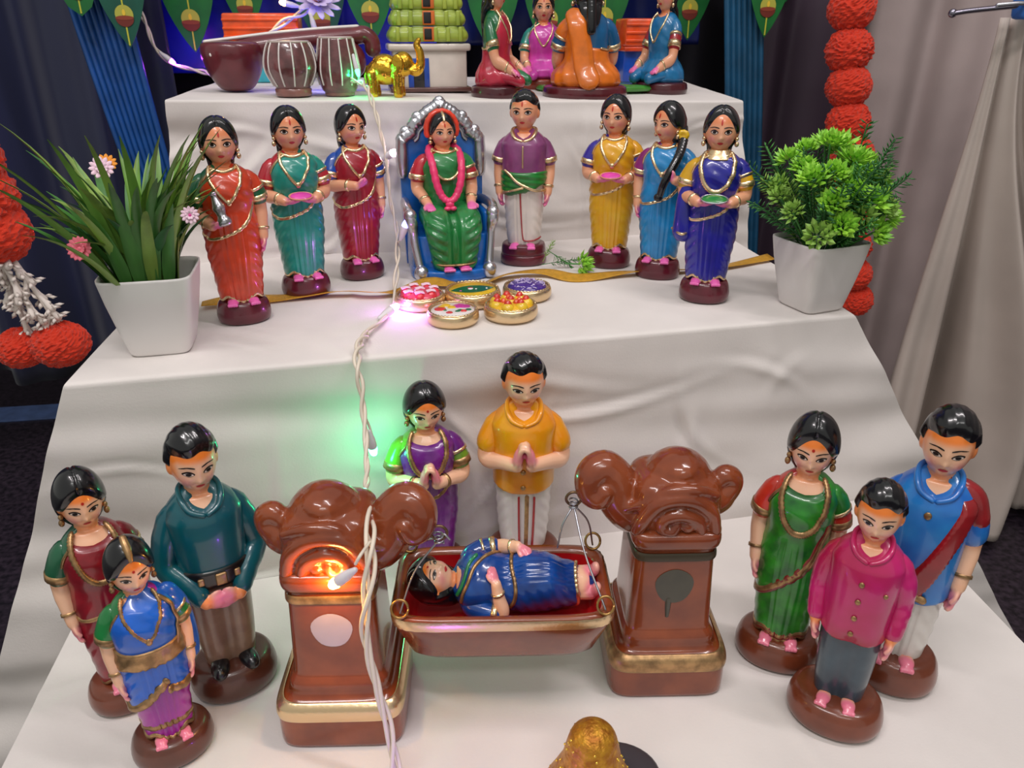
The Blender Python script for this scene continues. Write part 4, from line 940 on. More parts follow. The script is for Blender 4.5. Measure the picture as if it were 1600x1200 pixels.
# ------------------------------------------------------------------ cradle between two carved pillars
CL = paint((142, 68, 34), (118, 52, 26), 30, rough=.22)
def pillar(label, loc, yaw, k, spot, s=1.0):
    t = empty('cradle_pillar', loc, math.radians(yaw), label, 'pillar', 'carved pillars holding the cradle')
    R = .053 * s
    V, F = lathe(cat(np.array([(.97, 0), (1.0, .004), (1.0, .032), (.99, .038), (.94, .043), (.84, .046), (.80, .050), (.79, .058), (.74, .063), (.715, .068), (.69, .10), (.66, .145), (.68, .149), (.72, .153), (.73, .160), (.69, .165), (.50, .168)]) * np.array([[R, s]]), 3), 72, 1.0, 1.03, 7); obj('shaft', V, F, CL, t)
    V, F = lathe(cat(np.array([(1.012, .030), (1.022, .035), (1.0, .0415), (.93, .0455), (.90, .0458)]) * np.array([[R, s]]), 3), 72, 1.0, 1.03, 7, cap=False); obj('gold_band', V, F, DGOLD if spot == 'dark' else GOLD, t)
    V, F = lathe(cat(np.array([(.685, .138), (.695, .140), (.69, .144), (.675, .146)]) * np.array([[R, s]]), 3), 60, 1.0, 1.03, 7, cap=False); obj('neck_band', V, F, mat('dark_olive_band', (70, 62, 48), rough=.35, metal=.3) if spot == 'dark' else DGOLD, t)
    mb = MB(); X = lambda P: np.array(P, float) * np.array([k, 1, 1]) * s * np.array([1, 1, .965])
    def T_(P, r, n=14): mb.addp(tube(cat(X(P), 6), np.interp(np.linspace(0, 1, (len(P) - 1) * 6 + 1), np.linspace(0, 1, len(r)), r) * s, n))
    mb.addp(ell(X((0, 0, .188)), (.0375 * s, .034 * s, .029 * s), None, 24, 16, .5))
    mb.addp(ell(X((-.003, 0, .209)), (.029 * s, .028 * s, .024 * s)))
    mb.addp(ell(X((-.002, -.003, .2205)), (.020 * s, .023 * s, .0125 * s), rot('Y', 10 * k))); mb.addp(ell(X((-.016, .0, .216)), (.012 * s, .020 * s, .012 * s)))
    T_([(-.018, 0, .190), (-.036, 0, .189), (-.044, 0, .194), (-.049, 0, .203), (-.043, -.003, .209), (-.036, -.005, .203)], [.022, .020, .015, .012, .010, .008])
    T_([(.018, 0, .178), (.034, 0, .178), (.047, 0, .190), (.052, 0, .207), (.062, 0, .217), (.072, -.004, .211), (.073, -.008, .198), (.066, -.012, .193), (.061, -.014, .201)], [.026, .025, .021, .018, .016, .0145, .012, .010, .008])
    T_([(-.031, -.031, .172), (-.026, -.032, .190), (-.012, -.033, .203), (.004, -.033, .206), (.020, -.032, .200), (.031, -.031, .182), (.034, -.029, .172)], [.006, .0065, .007, .007, .007, .0065, .006], 10)
    T_([(-.019, -.033, .172), (-.014, -.034, .184), (0, -.035, .191), (.013, -.034, .186), (.015, -.034, .176), (.006, -.035, .173), (.003, -.035, .180)], [.005, .0055, .006, .0055, .005, .0045, .004], 10)
    T_([(-.030, -.027, .205), (-.012, -.032, .213), (.008, -.031, .212), (.026, -.027, .200), (.044, -.018, .186)], [.004, .005, .0055, .005, .004], 10)
    mb.addp(ell(X((-.007, -.034, .178)), (.006 * s, .005 * s, .006 * s)))
    V, F = mb.arr(); V, F = remesh(V, F, .0015, 2, .5); obj('carved_top', V, F, CL, t)
    # painted spot on the shaft front
    a = np.linspace(0, 2 * pi, 26, endpoint=False)
    pts = [(.0165 * math.cos(q) * (1 + .06 * math.sin(3 * q)), .112 + (.0175 if spot == 'dark' else .0165) * math.sin(q)) for q in a]
    yf = lambda z: -R * 1.03 * np.interp(z / s, [.068, .10, .145], [.715, .69, .66])
    V = np.array([(x * s, yf(z * s) - .0004, z * s) for x, z in pts] + [(0, yf(.112 * s) - .0010, .112 * s)]); F = [[26, q, (q + 1) % 26] for q in range(26)]
    o = obj('painted_spot', V, F, paint((196, 180, 190)) if spot != 'dark' else paint((62, 60, 46)), t)
    if spot == 'dark':
        V, F = tube(np.array([(-.004 * s, yf(.098 * s), .098 * s), (-.004 * s, yf(.088 * s), .088 * s), (-.004 * s, yf(.080 * s), .080 * s)]), [.003, .0024, .0016], 8, fl=.3); obj('paint_drip', V, F, paint((62, 60, 46)), t)
    # eye hook at the tip of the swan neck
    c = X((.087, -.010, .192)); a = np.linspace(.5, 2 * pi + .3, 22); V, F = tube(np.array([c + np.array([math.cos(q) * .0065, 0, math.sin(q) * .0065]) for q in a] ), .0013, 7); obj('hook', V, F, mat('bronze_wire', (120, 96, 72), rough=.35, metal=.9), t)
    return t
pillar('left carved brown pillar with pale oval spot, beside the teal shirt doll', (-.068, .530, -.25), -7, 1, 'pale')
pillar('right carved brown pillar with dark round spot and paint drip', (.222, .541, -.25), -7, -1, 'dark')
c0 = np.array([.070, .525, -.135])
t = empty('cradle', tuple(c0), math.radians(-7), 'brown boat shaped cradle with gold rim hung on wires between the carved pillars', 'cradle')
pr = np.array([(.0, -.047, .0), (.80, -.047, .70), (.86, -.044, .76), (.95, -.020, .88), (1.0, -.006, 1.0), (1.0, .0, 1.0), (.985, .004, .985), (.93, .004, .88), (.90, .0, .84), (.86, -.020, .78), (.80, -.030, .70), (0, -.030, 0)])
a = np.linspace(0, 2 * pi, 88, endpoint=False); f = lambda x: np.sign(x) * np.abs(x) ** (2 / 7.)
def ring_loft(pr, sx=.092, sy=.050): return np.stack([pr[:, :1] * sx * f(np.cos(a))[None], pr[:, 2:3] * sy * f(np.sin(a))[None], np.repeat(pr[:, 1:2], 88, 1)], -1).reshape(-1, 3)
V = ring_loft(pr[:9]); lo = V[:, 2] < -.012; V[:, 1] *= 1 + 0 * V[:, 1]; V = V.copy(); V[:, 2] += .0012 * np.sin(V[:, 2] * 700) * lo
obj('body', V, gridf(88, 9), CL, t)
obj('red_lining', ring_loft(pr[8:]), gridf(88, 4), paint((206, 26, 30), (170, 14, 22), 30), t)
gp = np.array([(1.004, -.0065, 1.008), (1.010, -.003, 1.018), (1.010, .0005, 1.018), (1.002, .0030, 1.006)])
V = ring_loft(gp); V[:, :2] *= (1 + .004 * np.sin(np.arange(len(V)) * 2.1))[:, None]; obj('gold_rim', V, gridf(88, 4), GOLD, t)
BRZ = _M['bronze_wire']; WIRE = mat('steel_wire', (170, 172, 180), rough=.3, metal=.95)
corners = {}
for sx in (-1, 1):
    for sy in (-1, 1):
        c = np.array([sx * .083, sy * .043, .012]); corners[(sx, sy)] = c; q = np.linspace(0, 2 * pi, 21)
        V, F = tube(np.array([c + np.array([math.cos(w) * .0068, math.sin(w) * .003, math.sin(w) * .0068]) for w in q]), .0012, 7, False); obj('corner_ring', V, F, mat('brass_ring', (176, 138, 84), rough=.3, metal=.95), t)
Rz = rot('Z', -7)
hookL = Rz.T @ (np.array([-.068, .530, -.25]) + Rz @ np.array([.087, -.010, .179]) - c0); hookR = Rz.T @ (np.array([.222, .541, -.25]) + Rz @ np.array([-.087, -.010, .179]) - c0)
for sx, hk in ((-1, hookL), (1, hookR)):
    for sy in (-1, 1):
        c = corners[(sx, sy)] + np.array([0, 0, -.004]); mid = (c + hk) / 2 + np.array([.004 * sy, 0, .004])
        V, F = tube(cat([hk, mid, c], 7), .0009, 6); obj('hanging_wire', V, F, WIRE, t)
    q = np.linspace(0, 5 * pi, 36); V, F = tube(np.array([hk + np.array([math.cos(w) * .0035, math.sin(w) * .0035, -.004 + w * .0006]) for w in q]), .0008, 6); obj('wire_knot', V, F, WIRE, t)
    V, F = tube(cat([hk, hk + np.array([-.006 * sx - .004, -.01, -.014]), hk + np.array([-.014, -.014, -.034])], 6) if sx > 0 else cat([hk, hk + np.array([.004, -.004, .008]), hk + np.array([.009, -.006, .004])], 5), .0008, 6); obj('wire_tail', V, F, WIRE, t)
# doll lying in the cradle
head_dir = Rz @ np.array([-1, -.06, .10]); head_dir /= np.linalg.norm(head_dir); fr_ = Rz @ np.array([.05, -.52, .85]); fr_ -= head_dir * np.dot(fr_, head_dir); fr_ /= np.linalg.norm(fr_)
yv = -fr_; xv = np.cross(yv, head_dir); M = Matrix(((xv[0], yv[0], head_dir[0], 0), (xv[1], yv[1], head_dir[1], 0), (xv[2], yv[2], head_dir[2], 0), (0, 0, 0, 1)))
Hh = .172; cen = c0 + Rz @ np.array([-.004, .004, .000]) - head_dir * .56 * Hh
LYING = np.array([(.07, .070, .060, .06), (.12, .078, .072, .07), (.22, .092, .088, .08), (.33, .112, .150, .09), (.43, .118, .138, .09), (.52, .108, .095, .085)] + LADY[6:].tolist())
d = Doll('lying_lady_doll', 'lady doll in dark blue saree lying on her back inside the cradle', Hh, (0, 0, 0), 0, LYING, T1SKIN, .9, (18, 0, 0), M=Matrix.Translation(cen.tolist()) @ M, W=1.16)
NB = paint((8, 74, 158), (4, 48, 120), 40, rough=.2); GB = paint((20, 120, 70))
neck = edge_fn([(-180, .785), (-75, .778), (-40, .752), (0, .738), (40, .752), (75, .778), (180, .785)])
d.layer('blouse', NB, .48, .80, lambda U, Z: lay(neck(U) - .002 - Z, .002), 72, 40)
hz = lambda u: .16 + .012 * np.cos(np.radians(u * 2))
d.layer('saree', NB, .075, .80, lambda U, Z: np.minimum(np.minimum(lay(.755 - Z), lay(neck(U) - Z)), lay(Z - hz(U), k=1.2)), 88, 70)
d.curve('saree_edge', [(-70, .745), (-45, .74), (-20, .72), (0, .70), (20, .66), (45, .60), (75, .55)], DGOLD, .010, .010)
d.curve('green_edge', [(-60, .765), (-35, .752), (-10, .735), (12, .715), (32, .68)], GB, .010, .008)
d.curve('waist_border', [(-80, .50), (-50, .485), (-20, .49), (10, .505), (40, .50), (80, .48)], DGOLD, .011, .010)
d.curve('hem_border', [(u, float(hz(u)) + .01) for u in range(-170, 171, 10)], GOLD, .012, .006, 4, fl=.7)
d.head(); d.face(**dict(FD, gaze=.4))
d.arms(((.150, -.03, .545), (.060, -.125, .585), (-.80, -.25, .3), (0, .9, .5)), ((.150, -.02, .55), (.120, -.10, .47), (-.4, -.3, -.6), (0, .9, .3)), .75, NB, GOLD, NB, GOLD)
for k in (-1, 1):
    d.mb.addp(tube(cat([(k * .042, -.01, .20), (k * .044, -.012, .13), (k * .045, -.02, .085)], 5), .034, 12)); d.mb.addp(ell((k * .045, -.055, .070), (.030, .052, .024)))
    d.spots.append((np.array([k * .045, -.05, .075]), .07, 'pink', .8))
d.body(); d.hair('lady', back=.72, bw=.102, line=(.52, .80), thick=.022)

# ------------------------------------------------------------------ top step: instruments, elephant, temple, kneeling dolls
def z3(x, y):
    tx = (x + .29) / .83; f = .217 - .017 * tx; bk = .217 - .003 * tx; w = min(1, max(0, (y - 1.15) / .45)); return f * (1 - w) + bk * w
MRN = paint((104, 34, 44), rough=.35)
WHP = paint((232, 226, 222))
t = empty('veena', (-.222, 1.262, z3(-.22, 1.262) + .001), math.radians(4), 'maroon long necked string instrument with round gourd body on the top step', 'instrument')
V, F = lathe(cat(np.array([(.004, 0), (.022, .003), (.036, .022), (.043, .044), (.044, .058), (.038, .066), (.01, .068)]), 4), 36); obj('gourd', V, F, MRN, t)
P = cat([(.010, 0, .052), (.045, 0, .060), (.09, 0, .066), (.14, 0, .071), (.185, 0, .075)], 6); V, F = tube(P, np.linspace(.017, .012, len(P)), 14); obj('neck', V, F, MRN, t)
V, F = tube(cat([(.175, 0, .074), (.190, 0, .076), (.200, 0, .068), (.202, 0, .056)], 5), .012, 12); obj('scroll_head', V, F, MRN, t)
V, F = tube(cat([(-.035, 0, .067), (0, 0, .071), (.06, 0, .078), (.13, 0, .084), (.18, 0, .087)], 6), .0042, 8, fl=.6); obj('fret_strip', V, F, WHP, t)
for x, z in ((-.022, .060), (-.012, .066)):
    mb = MB()
    for q in range(4): mb.addp(ell((x + .004 * math.cos(q * 1.57 + .4), -.041 + abs(x) * .3, z - .008 + .004 * math.sin(q * 1.57 + .4)), (.0028, .0016, .0028), None, 8, 6))
    mb.obj('painted_flower', WHP, t)
V, F = ell((.165, 0, .040), (.026, .026, .028)); obj('small_gourd', V, F, MRN, t)
TB = mat('plastic_wrapped_brown_drum', (112, 66, 68), rough=.25, coat=.9, var=.2, vscale=60, bump=.35, bscale=90)
def tabla(label, x, y, R, h, prof):
    t = empty('hand_drum', (x, y, z3(x, y) + .001), .2, label, 'drum', 'pair of hand drums on the top step')
    P = cat(np.array(prof) * np.array([[R, h]]), 5); V, F = lathe(P, 40); obj('shell', V, F, TB, t)
    V, F = lathe(np.array([(.66, 0), (.70, .03), (.70, .13), (.62, .16)]) * np.array([[R, h]]), 36); obj('foot_ring', V, F, paint((140, 92, 84)), t)
    rr = lambda z: np.interp(z, P[:, 1], P[:, 0])
    for k in range(12):
        a = k * 2 * pi / 12; z = np.linspace(.2 * h, .97 * h, 10); V, F = tube(np.stack([np.cos(a + .0) * (rr(z) + .0006), np.sin(a) * (rr(z) + .0006), z], -1), .0011, 6); obj('strap', V, F, WHP, t)
    V, F = lathe(np.array([(.80, .97), (.82, 1.0), (.74, 1.015), (.01, 1.015)]) * np.array([[rr(h * .98) / .80, h]]), 36); obj('drum_head', V, F, paint((196, 180, 172)), t)
tabla('squat brown wrapped hand drum with white straps in front of the string instrument', -.133, 1.185, .0355, .070, [(.45, .04), (.62, .12), (.95, .42), (1.0, .62), (.9, .85), (.78, .98)])
tabla('tall brown wrapped hand drum with white straps beside the gold elephant', -.070, 1.198, .0300, .076, [(.66, .04), (.85, .14), (1.0, .40), (.95, .62), (.84, .85), (.78, .98)])
# gold elephant
GE = mat('shiny_gold_leaf', (226, 176, 62), rough=.20, metal=1.0, bump=.6, bscale=160)
t = empty('elephant_figurine', (.006, 1.192, z3(.006, 1.192) + .0005), math.radians(-12), 'shiny gold elephant figurine with raised trunk on the top step', 'figurine')
mb = MB()
mb.addp(ell((-.010, 0, .034), (.027, .017, .019))); mb.addp(ell((.016, -.003, .043), (.016, .014, .017))); mb.addp(ell((-.012, 0, .047), (.016, .014, .010)))
for x in (-.028, .008):
    for y in (-.010, .010): mb.addp(tube(np.array([(x, y, .030), (x, y, .014), (x + .001, y, .004)]), [.0085, .0068, .0072], 12))
mb.addp(tube(cat([(.024, -.003, .042), (.034, -.003, .034), (.041, -.003, .042), (.041, -.003, .058), (.037, -.003, .068), (.040, -.003, .074)], 5), np.linspace(.0085, .004, 26), 12))
for s_ in (-1, 1):
    mb.addp(ell((.010, s_ * .016, .043), (.010, .003, .014), rot('Z', 15 * s_)))
    mb.addp(tube(cat([(.027, s_ * .009 - .002, .036), (.036, s_ * .010 - .002, .034), (.041, s_ * .010 - .002, .039)], 4), np.linspace(.0024, .001, 9), 8))
mb.addp(tube(cat([(-.036, 0, .040), (-.040, 0, .028), (-.039, 0, .018)], 4), .002, 8))
V, F = mb.arr(); V, F = remesh(V, F, .0013, 2); obj('body', V, F, GE, t)
V, F = lathe(np.array([(.0175, 0), (.0178, .006), (.017, .012)]), 26, 1.0, 1.0, 2, (0, 0, 0), False); V = V @ rot('Y', 90).T @ np.eye(3) + np.array([-.018, 0, .036]); V[:, 2] = .036 + (V[:, 2] - .036) * 1.12; obj('saddle_cloth', V, F, GE, t)
# temple tower
t = empty('temple_tower', (.062, 1.300, z3(.06, 1.3) + .0005), math.radians(3), 'lime green tiered temple tower model with white base and blue doorway', 'temple')
LIME = paint((176, 192, 72), (150, 172, 60), 40); CREAM = paint((216, 206, 196)); BLK = paint((22, 18, 20)); ORP = paint((222, 112, 40))
V, F = box((0, 0, .030), (.112, .07, .060), .002); obj('base_block', V, F, CREAM, t)
V, F = box((0, 0, .0035), (.124, .08, .007), .002); obj('plinth', V, F, paint((96, 60, 54)), t)
V, F = box((0, 0, .063), (.124, .080, .010), .003); obj('cornice', V, F, CREAM, t)
V, F = box((-.018, -.0355, .026), (.032, .003, .044), .0006); dr = obj('doorway', V, F, paint((20, 70, 170)), t)
V, F = box((-.018, -.0372, .022), (.016, .002, .034), .0005); obj('door_opening', V, F, BLK, dr)
for i in range(7):
    w = .118 - i * .007; z = .070 + i * .022
    V, F = lathe(cat(np.array([(.94, 0), (1.0, .003), (1.03, .008), (1.0, .014), (.95, .018), (.93, .0215)]) * np.array([[w / 2, 1]]), 3), 60, 1, .62, 9, (0, 0, z)); ti = obj('tower_tier', V, F, LIME, t)
    for q in range(6):
        x = (-.5 + (q + .5) / 6) * w * .95
        if abs(x + .003) < .012: continue
        V, F = box((x, -w * .31 - .0016, z + .0105), (.006, .005, .020), .0012); obj('pilaster', V, F, LIME, ti)
    if i < 6:
        V, F = box((.000, -w * .31 - .0018, z + .011), (.018, .004, .019), .0006); wf = obj('niche_frame', V, F, ORP, ti)
        V, F = box((-.002, -w * .31 - .0036, z + .011), (.011, .002, .015), .0004); obj('niche', V, F, BLK, wf)
V, F = ell((0, 0, .232), (.030, .020, .018)); obj('dome', V, F, LIME, t)
# painted model houses
def house(label, x, y, w, roofc, wallc, stripe, z0=None, hh=.085, arch=True, roofz=.0):
    z = (z3(x, y) if z0 is None else z0); t = empty('model_house', (x, y, z), 0, label, 'model house')
    V, F = box((0, 0, hh / 2), (w, .06, hh), .002); obj('wall', V, F, paint(wallc), t)
    V, F = box((0, -.004, hh + .023 + roofz), (w * 1.04, .075, .046), .004); rf = obj('roof', V, F, paint(roofc), t)
    for q in range(3): V, F = box((0, -.0425, hh + .010 + .013 * q), (w * 1.04, .003, .004), .001); obj('roof_ridge', V, F, paint(roofc), rf)
    V, F = box((0, -.004, hh - .004), (w * 1.06, .072, .008), .002); obj('eave_strip', V, F, paint(stripe), t)
    if arch:
        q = np.linspace(0, pi, 13); pl = [(-.014, 0), ] + [(-.014 * math.cos(v), .040 + .014 * math.sin(v)) for v in q] + [(.014, 0)]
        V, F = plate(pl, .003, c=(w * .05, -.031, 0)); obj('arched_doorway', V, F, BLK, t, False)
    return t
house('model house with orange roof and turquoise stripe behind the string instrument', -.206, 1.50, .118, (240, 88, 26), (50, 180, 190), (40, 190, 160), hh=.062, arch=False)
house('model house with orange roof, blue walls and black arched doorway behind the kneeling dolls', .468, 1.50, .085, (236, 82, 24), (24, 74, 176), (216, 70, 26), hh=.060)
# kneeling ladies
KNEEL = np.array([(.395, .170, .150, .13), (.42, .185, .185, .14), (.455, .180, .185, .135), (.49, .155, .150, .115), (.53, .120, .105, .09)] + LADY[5:].tolist())
def kneeling(label, x, y, yaw, sc, bc, basec, head=(0, 0, 0), H=.205, plait=None, L='lap', Rr='lap', W=.92, lap=None):
    zz = z3(x, y); thick = .014
    d = Doll('kneeling_lady_doll', label, H, (x, y, zz + thick - .395 * H), yaw, KNEEL, T2SKIN, .5, head, group=G3, W=W)
    smt, bmt = paint(sc), paint(bc)
    V, F = lathe(cat(np.array([(.92, .395 - .072), (1.0, .345), (1.0, .375), (.90, .398), (.3, .402)]), 4) * np.array([[.235, 1]]), 40, 1, .85, 2.3, (0, -.02, 0)); d.o('base', V, F, paint(basec))
    neck = edge_fn([(-180, .785), (-75, .778), (-40, .764), (0, .752), (40, .764), (75, .778), (180, .785)])
    zb = edge_fn([(-180, .60), (-110, .585), (-86, .625), (-62, .69), (-40, .748), (-24, .772), (0, .775), (60, .79), (100, .79), (150, .80), (172, .78), (176, .62), (180, .60)])
    d.layer('blouse', bmt, .53, .80, lambda U, Z: lay(neck(U) - .002 - Z, .001, -.03, 2), 72, 40)
    d.layer('saree', smt, .398, .80, lambda U, Z: np.minimum(lay(zb(U) - Z), lay(neck(U) - Z, .01, -.03, 2)) + .003 * np.sin(U * .25 + Z * 40) * (Z < .52), 84, 60)
    d.curve('saree_edge', [(u, float(zb(u))) for u in (-150, -125, -105, -86, -74, -62, -50, -40, -30, -22)], GOLD, .0065, .009)
    d.curve('necklace', [(-58, .780), (-40, .752), (-26, .705), (-11, .650), (0, .622), (11, .650), (26, .705), (40, .752), (58, .780)], GOLD, .007, .012)
    for k in (-1, 1):   # folded legs under the saree
        V, F = tube(cat([(k * .07, .05, .455), (k * .105, -.06, .450), (k * .095, -.17, .440), (k * .085, -.235, .425)], 6), np.linspace(.075, .042, 19), 14, up=(0, 0, 1), fl=.75); d.o('saree_lap', V, F, smt if lap is None or k < 0 else lap)
    lp = ((.152, -.06, .535), (.125, -.175, .478), (-.15, -1, -.25), (0, -.3, -1))
    d.head(); d.face(tilak=True, bindi=False); d.arms(lp, lp, .6, bmt, GOLD, smt, GOLD); d.body(); d.hair('lady', back=.74, bw=.078); d.earrings()
    if plait:
        mb = MB(); P = cat(plait, 5)
        for i, p in enumerate(P): mb.addp(ell(p, (.028, .024, .021), None, 10, 7))
        V, F = mb.arr(); V, F = remesh(V, F, .006, 1); d.o('plait', V, F, BLACKHAIR)
    return d
DK = (72, 20, 30)
kneeling('kneeling lady doll in red saree and green blouse, side on, long plait', .158, 1.225, 62, (186, 34, 62), (18, 104, 60), DK, plait=[(0, .085, .82), (.03, .105, .74), (.05, .105, .66), (.055, .10, .59)], lap=paint((20, 110, 60)), H=.262, W=.72)
kneeling('kneeling lady doll in pink magenta saree and teal blouse facing forward', .257, 1.372, -8, (206, 62, 172), (16, 128, 112), (150, 60, 36), H=.222)
d = kneeling('kneeling lady doll in orange saree and blue blouse with her back turned', .298, 1.232, 176, (226, 116, 24), (12, 96, 150), (88, 20, 32), plait=[(0, .085, .88), (0, .105, .80), (0, .118, .73), (0, .115, .68)], H=.268, W=1.02)
P = cat([(.085, .075, .755), (.070, .108, .70), (.045, .112, .60), (.03, .125, .50), (.01, .155, .44)], 6); V, F = tube(P, np.linspace(.05, .062, len(P)), 14, up=(0, 1, 0), fl=.35); d.o('back_pallu', V, F, paint((226, 116, 24)))
kneeling('kneeling lady doll in metallic blue saree and red blouse at the right of the ring', .445, 1.310, -62, (24, 112, 164), (160, 28, 40), DK, H=.268, W=.74)
t = empty('green_mat', (.345, 1.318, .0), 0, 'flat green leaf mat between the kneeling dolls', 'mat')
V, F = lathe(np.array([(.09, .209), (.095, .213), (.09, .2175), (.01, .218)]), 36, 1.15, .62, 2); obj('mat_surface', V, F, paint((70, 150, 50)), t)
V, F = box((-.075, -.055, .214), (.05, .03, .014), .003); obj('mat_block', V, F, paint((140, 56, 34)), t)

# hanging leaf banners with printed lamps
LEAF = mat('leaf_banner_green', (24, 112, 48), rough=.45, c2=(16, 92, 44), vscale=25); LEAF2 = mat('leaf_banner_dark_green', (14, 84, 66), rough=.45, var=.1, vscale=25)
PR = {k: mat('print_' + k, c, rough=.5) for k, c in dict(glow=(178, 176, 70), bowl=(112, 40, 30), stem=(190, 190, 60), pink=(214, 60, 110), yellow=(232, 196, 60), red=(140, 60, 40), gold=(206, 150, 60)).items()}
def leaf_banner(label, x, y, ztip, w=.105, h=.22, m=LEAF, motif='lotus', parts=True, round_=False):
    t = empty('leaf_banner', (x, y, ztip), 0, label, 'leaf banner', 'leaf banners hanging behind the top step')
    q = np.linspace(0, 1, 16); hw = w / 2 * (np.sin(np.clip(q / .55, 0, 1) * pi * .5) ** .85 * (1 - .3 * np.clip(q - .6, 0, 1)) if not round_ else np.sqrt(np.clip(1 - (1 - q * 2.5).clip(0, 1) ** 2, 0, 1)))
    pl = [(-a, b * h) for a, b in zip(hw, q)] + [(a, b * h) for a, b in zip(hw[::-1], q[::-1])][:-1]
    V, F = plate(pl, .0012); obj('leaf', V, F, m, t, False)
    def pr(name, pts, mm, lift=.0006): V, F = plate(pts, .0005, c=(0, -.0008 - lift, 0)); obj(name, V, F, mm, t, False)
    cir = lambda cx, cz, rx, rz, a0=0, a1=2 * pi, n=20: [(cx + rx * math.cos(v), cz + rz * math.sin(v)) for v in np.linspace(a0, a1, n, endpoint=a1 < 6)]
    s = w / .105
    pr('printed_stem', [(-.0012, .004), (.0012, .004), (.0012, h * .5), (-.0012, h * .5)], PR['stem'], .0002)
    pr('printed_glow', cir(0, .060 * s, .017 * s, .017 * s), PR['glow'], .0006); pr('printed_bowl', cir(0, .054 * s, .017 * s, .016 * s, pi, 2 * pi), PR['bowl'], .0010); pr('printed_bowl_rim', cir(0, .054 * s, .017 * s, .004 * s), PR['red'], .0014)
    pr('printed_flame', cir(0, .063 * s, .003 * s, .006 * s), PR['yellow'], .0014)
    if motif == 'lotus':
        for k in range(-3, 4): pr('printed_petal', [(0, .098 * s), (k * .011 * s - .006 * s, .114 * s), (k * .015 * s, .128 * s - abs(k) * .004 * s), (k * .011 * s + .006 * s, .114 * s)], PR['pink'] if k % 2 else PR['yellow'], .0006 + .0003 * (4 - abs(k)))
    elif motif == 'disc':
        pr('printed_medallion', cir(0, .125 * s, .034 * s, .034 * s, n=28), PR['gold'], .0006)
        for k in range(10): pr('printed_ray', cir(.024 * s * math.cos(k * .628), .125 * s + .024 * s * math.sin(k * .628), .006 * s, .006 * s, n=8), PR['red'] if k % 2 else PR['yellow'], .0012)
    elif motif == 'star':
        pr('printed_flower', [((.022 if k % 2 == 0 else .009) * s * math.cos(k * pi / 6), .10 * s + (.022 if k % 2 == 0 else .009) * s * math.sin(k * pi / 6)) for k in range(12)], PR['yellow'])
leaf_banner('small rounded green leaf banner with yellow flower, leftmost', -.484, 1.465, .319, .064, .2, LEAF, 'star', round_=True)
leaf_banner('dark green pointed leaf banner overlapping the blue pleated drape at left', -.419, 1.465, .2715, .088, .24, LEAF2)
leaf_banner('green pointed leaf banner with lotus print over the royal blue satin', -.346, 1.60, .261, .098, .24, LEAF)
leaf_banner('green leaf banner half hidden behind the orange roofed house', -.255, 1.64, .290, .09, .22, LEAF)
leaf_banner('dim teal green leaf banner behind the violet flower lamp', -.118, 1.64, .262, .10, .24, LEAF2)
leaf_banner('green leaf banner just left of the lime temple tower', -.026, 1.60, .274, .10, .24, LEAF, 'disc')
leaf_banner('green leaf banner with gold medallion left of the pink saree doll', .205, 1.62, .256, .105, .24, LEAF, 'disc')
leaf_banner('green leaf banner with gold medallion right of the pink saree doll', .315, 1.62, .258, .105, .24, LEAF, 'disc')
leaf_banner('green leaf banner partly behind the orange saree doll', .425, 1.62, .262, .105, .24, LEAF, 'disc')
leaf_banner('green pointed leaf banner right of the blue saree kneeling doll', .594, 1.61, .280, .100, .24, LEAF, 'disc')
leaf_banner('green pointed leaf banner over the teal pleated drape at right', .690, 1.47, .286, .092, .24, LEAF, 'lotus')
leaf_banner('small rounded green leaf banner, rightmost', .780, 1.62, .338, .07, .2, LEAF, 'star', round_=True)

# ------------------------------------------------------------------ marigold garlands
MGD = mat('orange_red_marigold', (220, 52, 6), rough=.85, c2=(186, 34, 4), vscale=60, sheen=.2)
rs = np.random.RandomState(4)
V, F = ell((0, 0, 0), (1, 1, 1), None, 60, 40); q = rs.rand(len(V)); V = V * (1 + .09 * (q - .5) + .03 * np.sin(V[:, :1] * 17) [:, 0] * np.sin(V[:, 2] * 15))[:, None]; POM = mesh('pompom', V, F, MGD, False)
V2 = V * (1 + .08 * (rs.rand(len(V)) - .5))[:, None]; POM2 = mesh('pompom', V2, F, MGD, False)
def garland(label, pts, rads, cord=True):
    t = empty('marigold_garland', pts[0], 0, label, 'garland'); o0 = Vector(pts[0])
    for i, (p, r) in enumerate(zip(pts, rads)):
        inst('pompom', (POM, POM2)[i % 2], t, Matrix.Translation(Vector(p) - o0) @ Matrix.Rotation(i * 1.1, 4, 'Z') @ Matrix.Diagonal((r, r, r * .95, 1)))
    if cord: V, F = tube(cat([np.array(p) - np.array(pts[0]) for p in pts], 4), .0015, 6); obj('cord', V, F, mat('cotton_cord', (210, 190, 120), rough=.8), t)
    return t
garland('orange marigold garland hanging before the dark plum curtain at right', [(.744, 1.30, .46), (.746, 1.30, .395), (.750, 1.29, .330), (.752, 1.28, .268), (.756, 1.27, .213), (.760, 1.26, .158), (.772, 1.25, .105), (.782, 1.25, .052), (.793, 1.25, -.001), (.805, 1.25, -.054), (.818, 1.25, -.106), (.832, 1.25, -.156)],
        [.037, .037, .037, .037, .036, .035, .035, .034, .033, .032, .031, .030])
t = garland('orange marigold garland with white flower tassels hanging at the left edge', [(-.490, 1.0, .262), (-.494, 1.0, .213), (-.499, 1.0, .165), (-.494, 1.0, .119), (-.484, 1.0, .078)], [.040, .042, .046, .047, .042])
WF = mat('white_tuberose_petal', (224, 214, 206), rough=.7)
mb = MB(); V, F = tube(np.array([(0, 0, 0), (0, 0, -.010), (0, 0, -.018)]), [.0022, .0026, .0045], 8); mb.add(V, F)
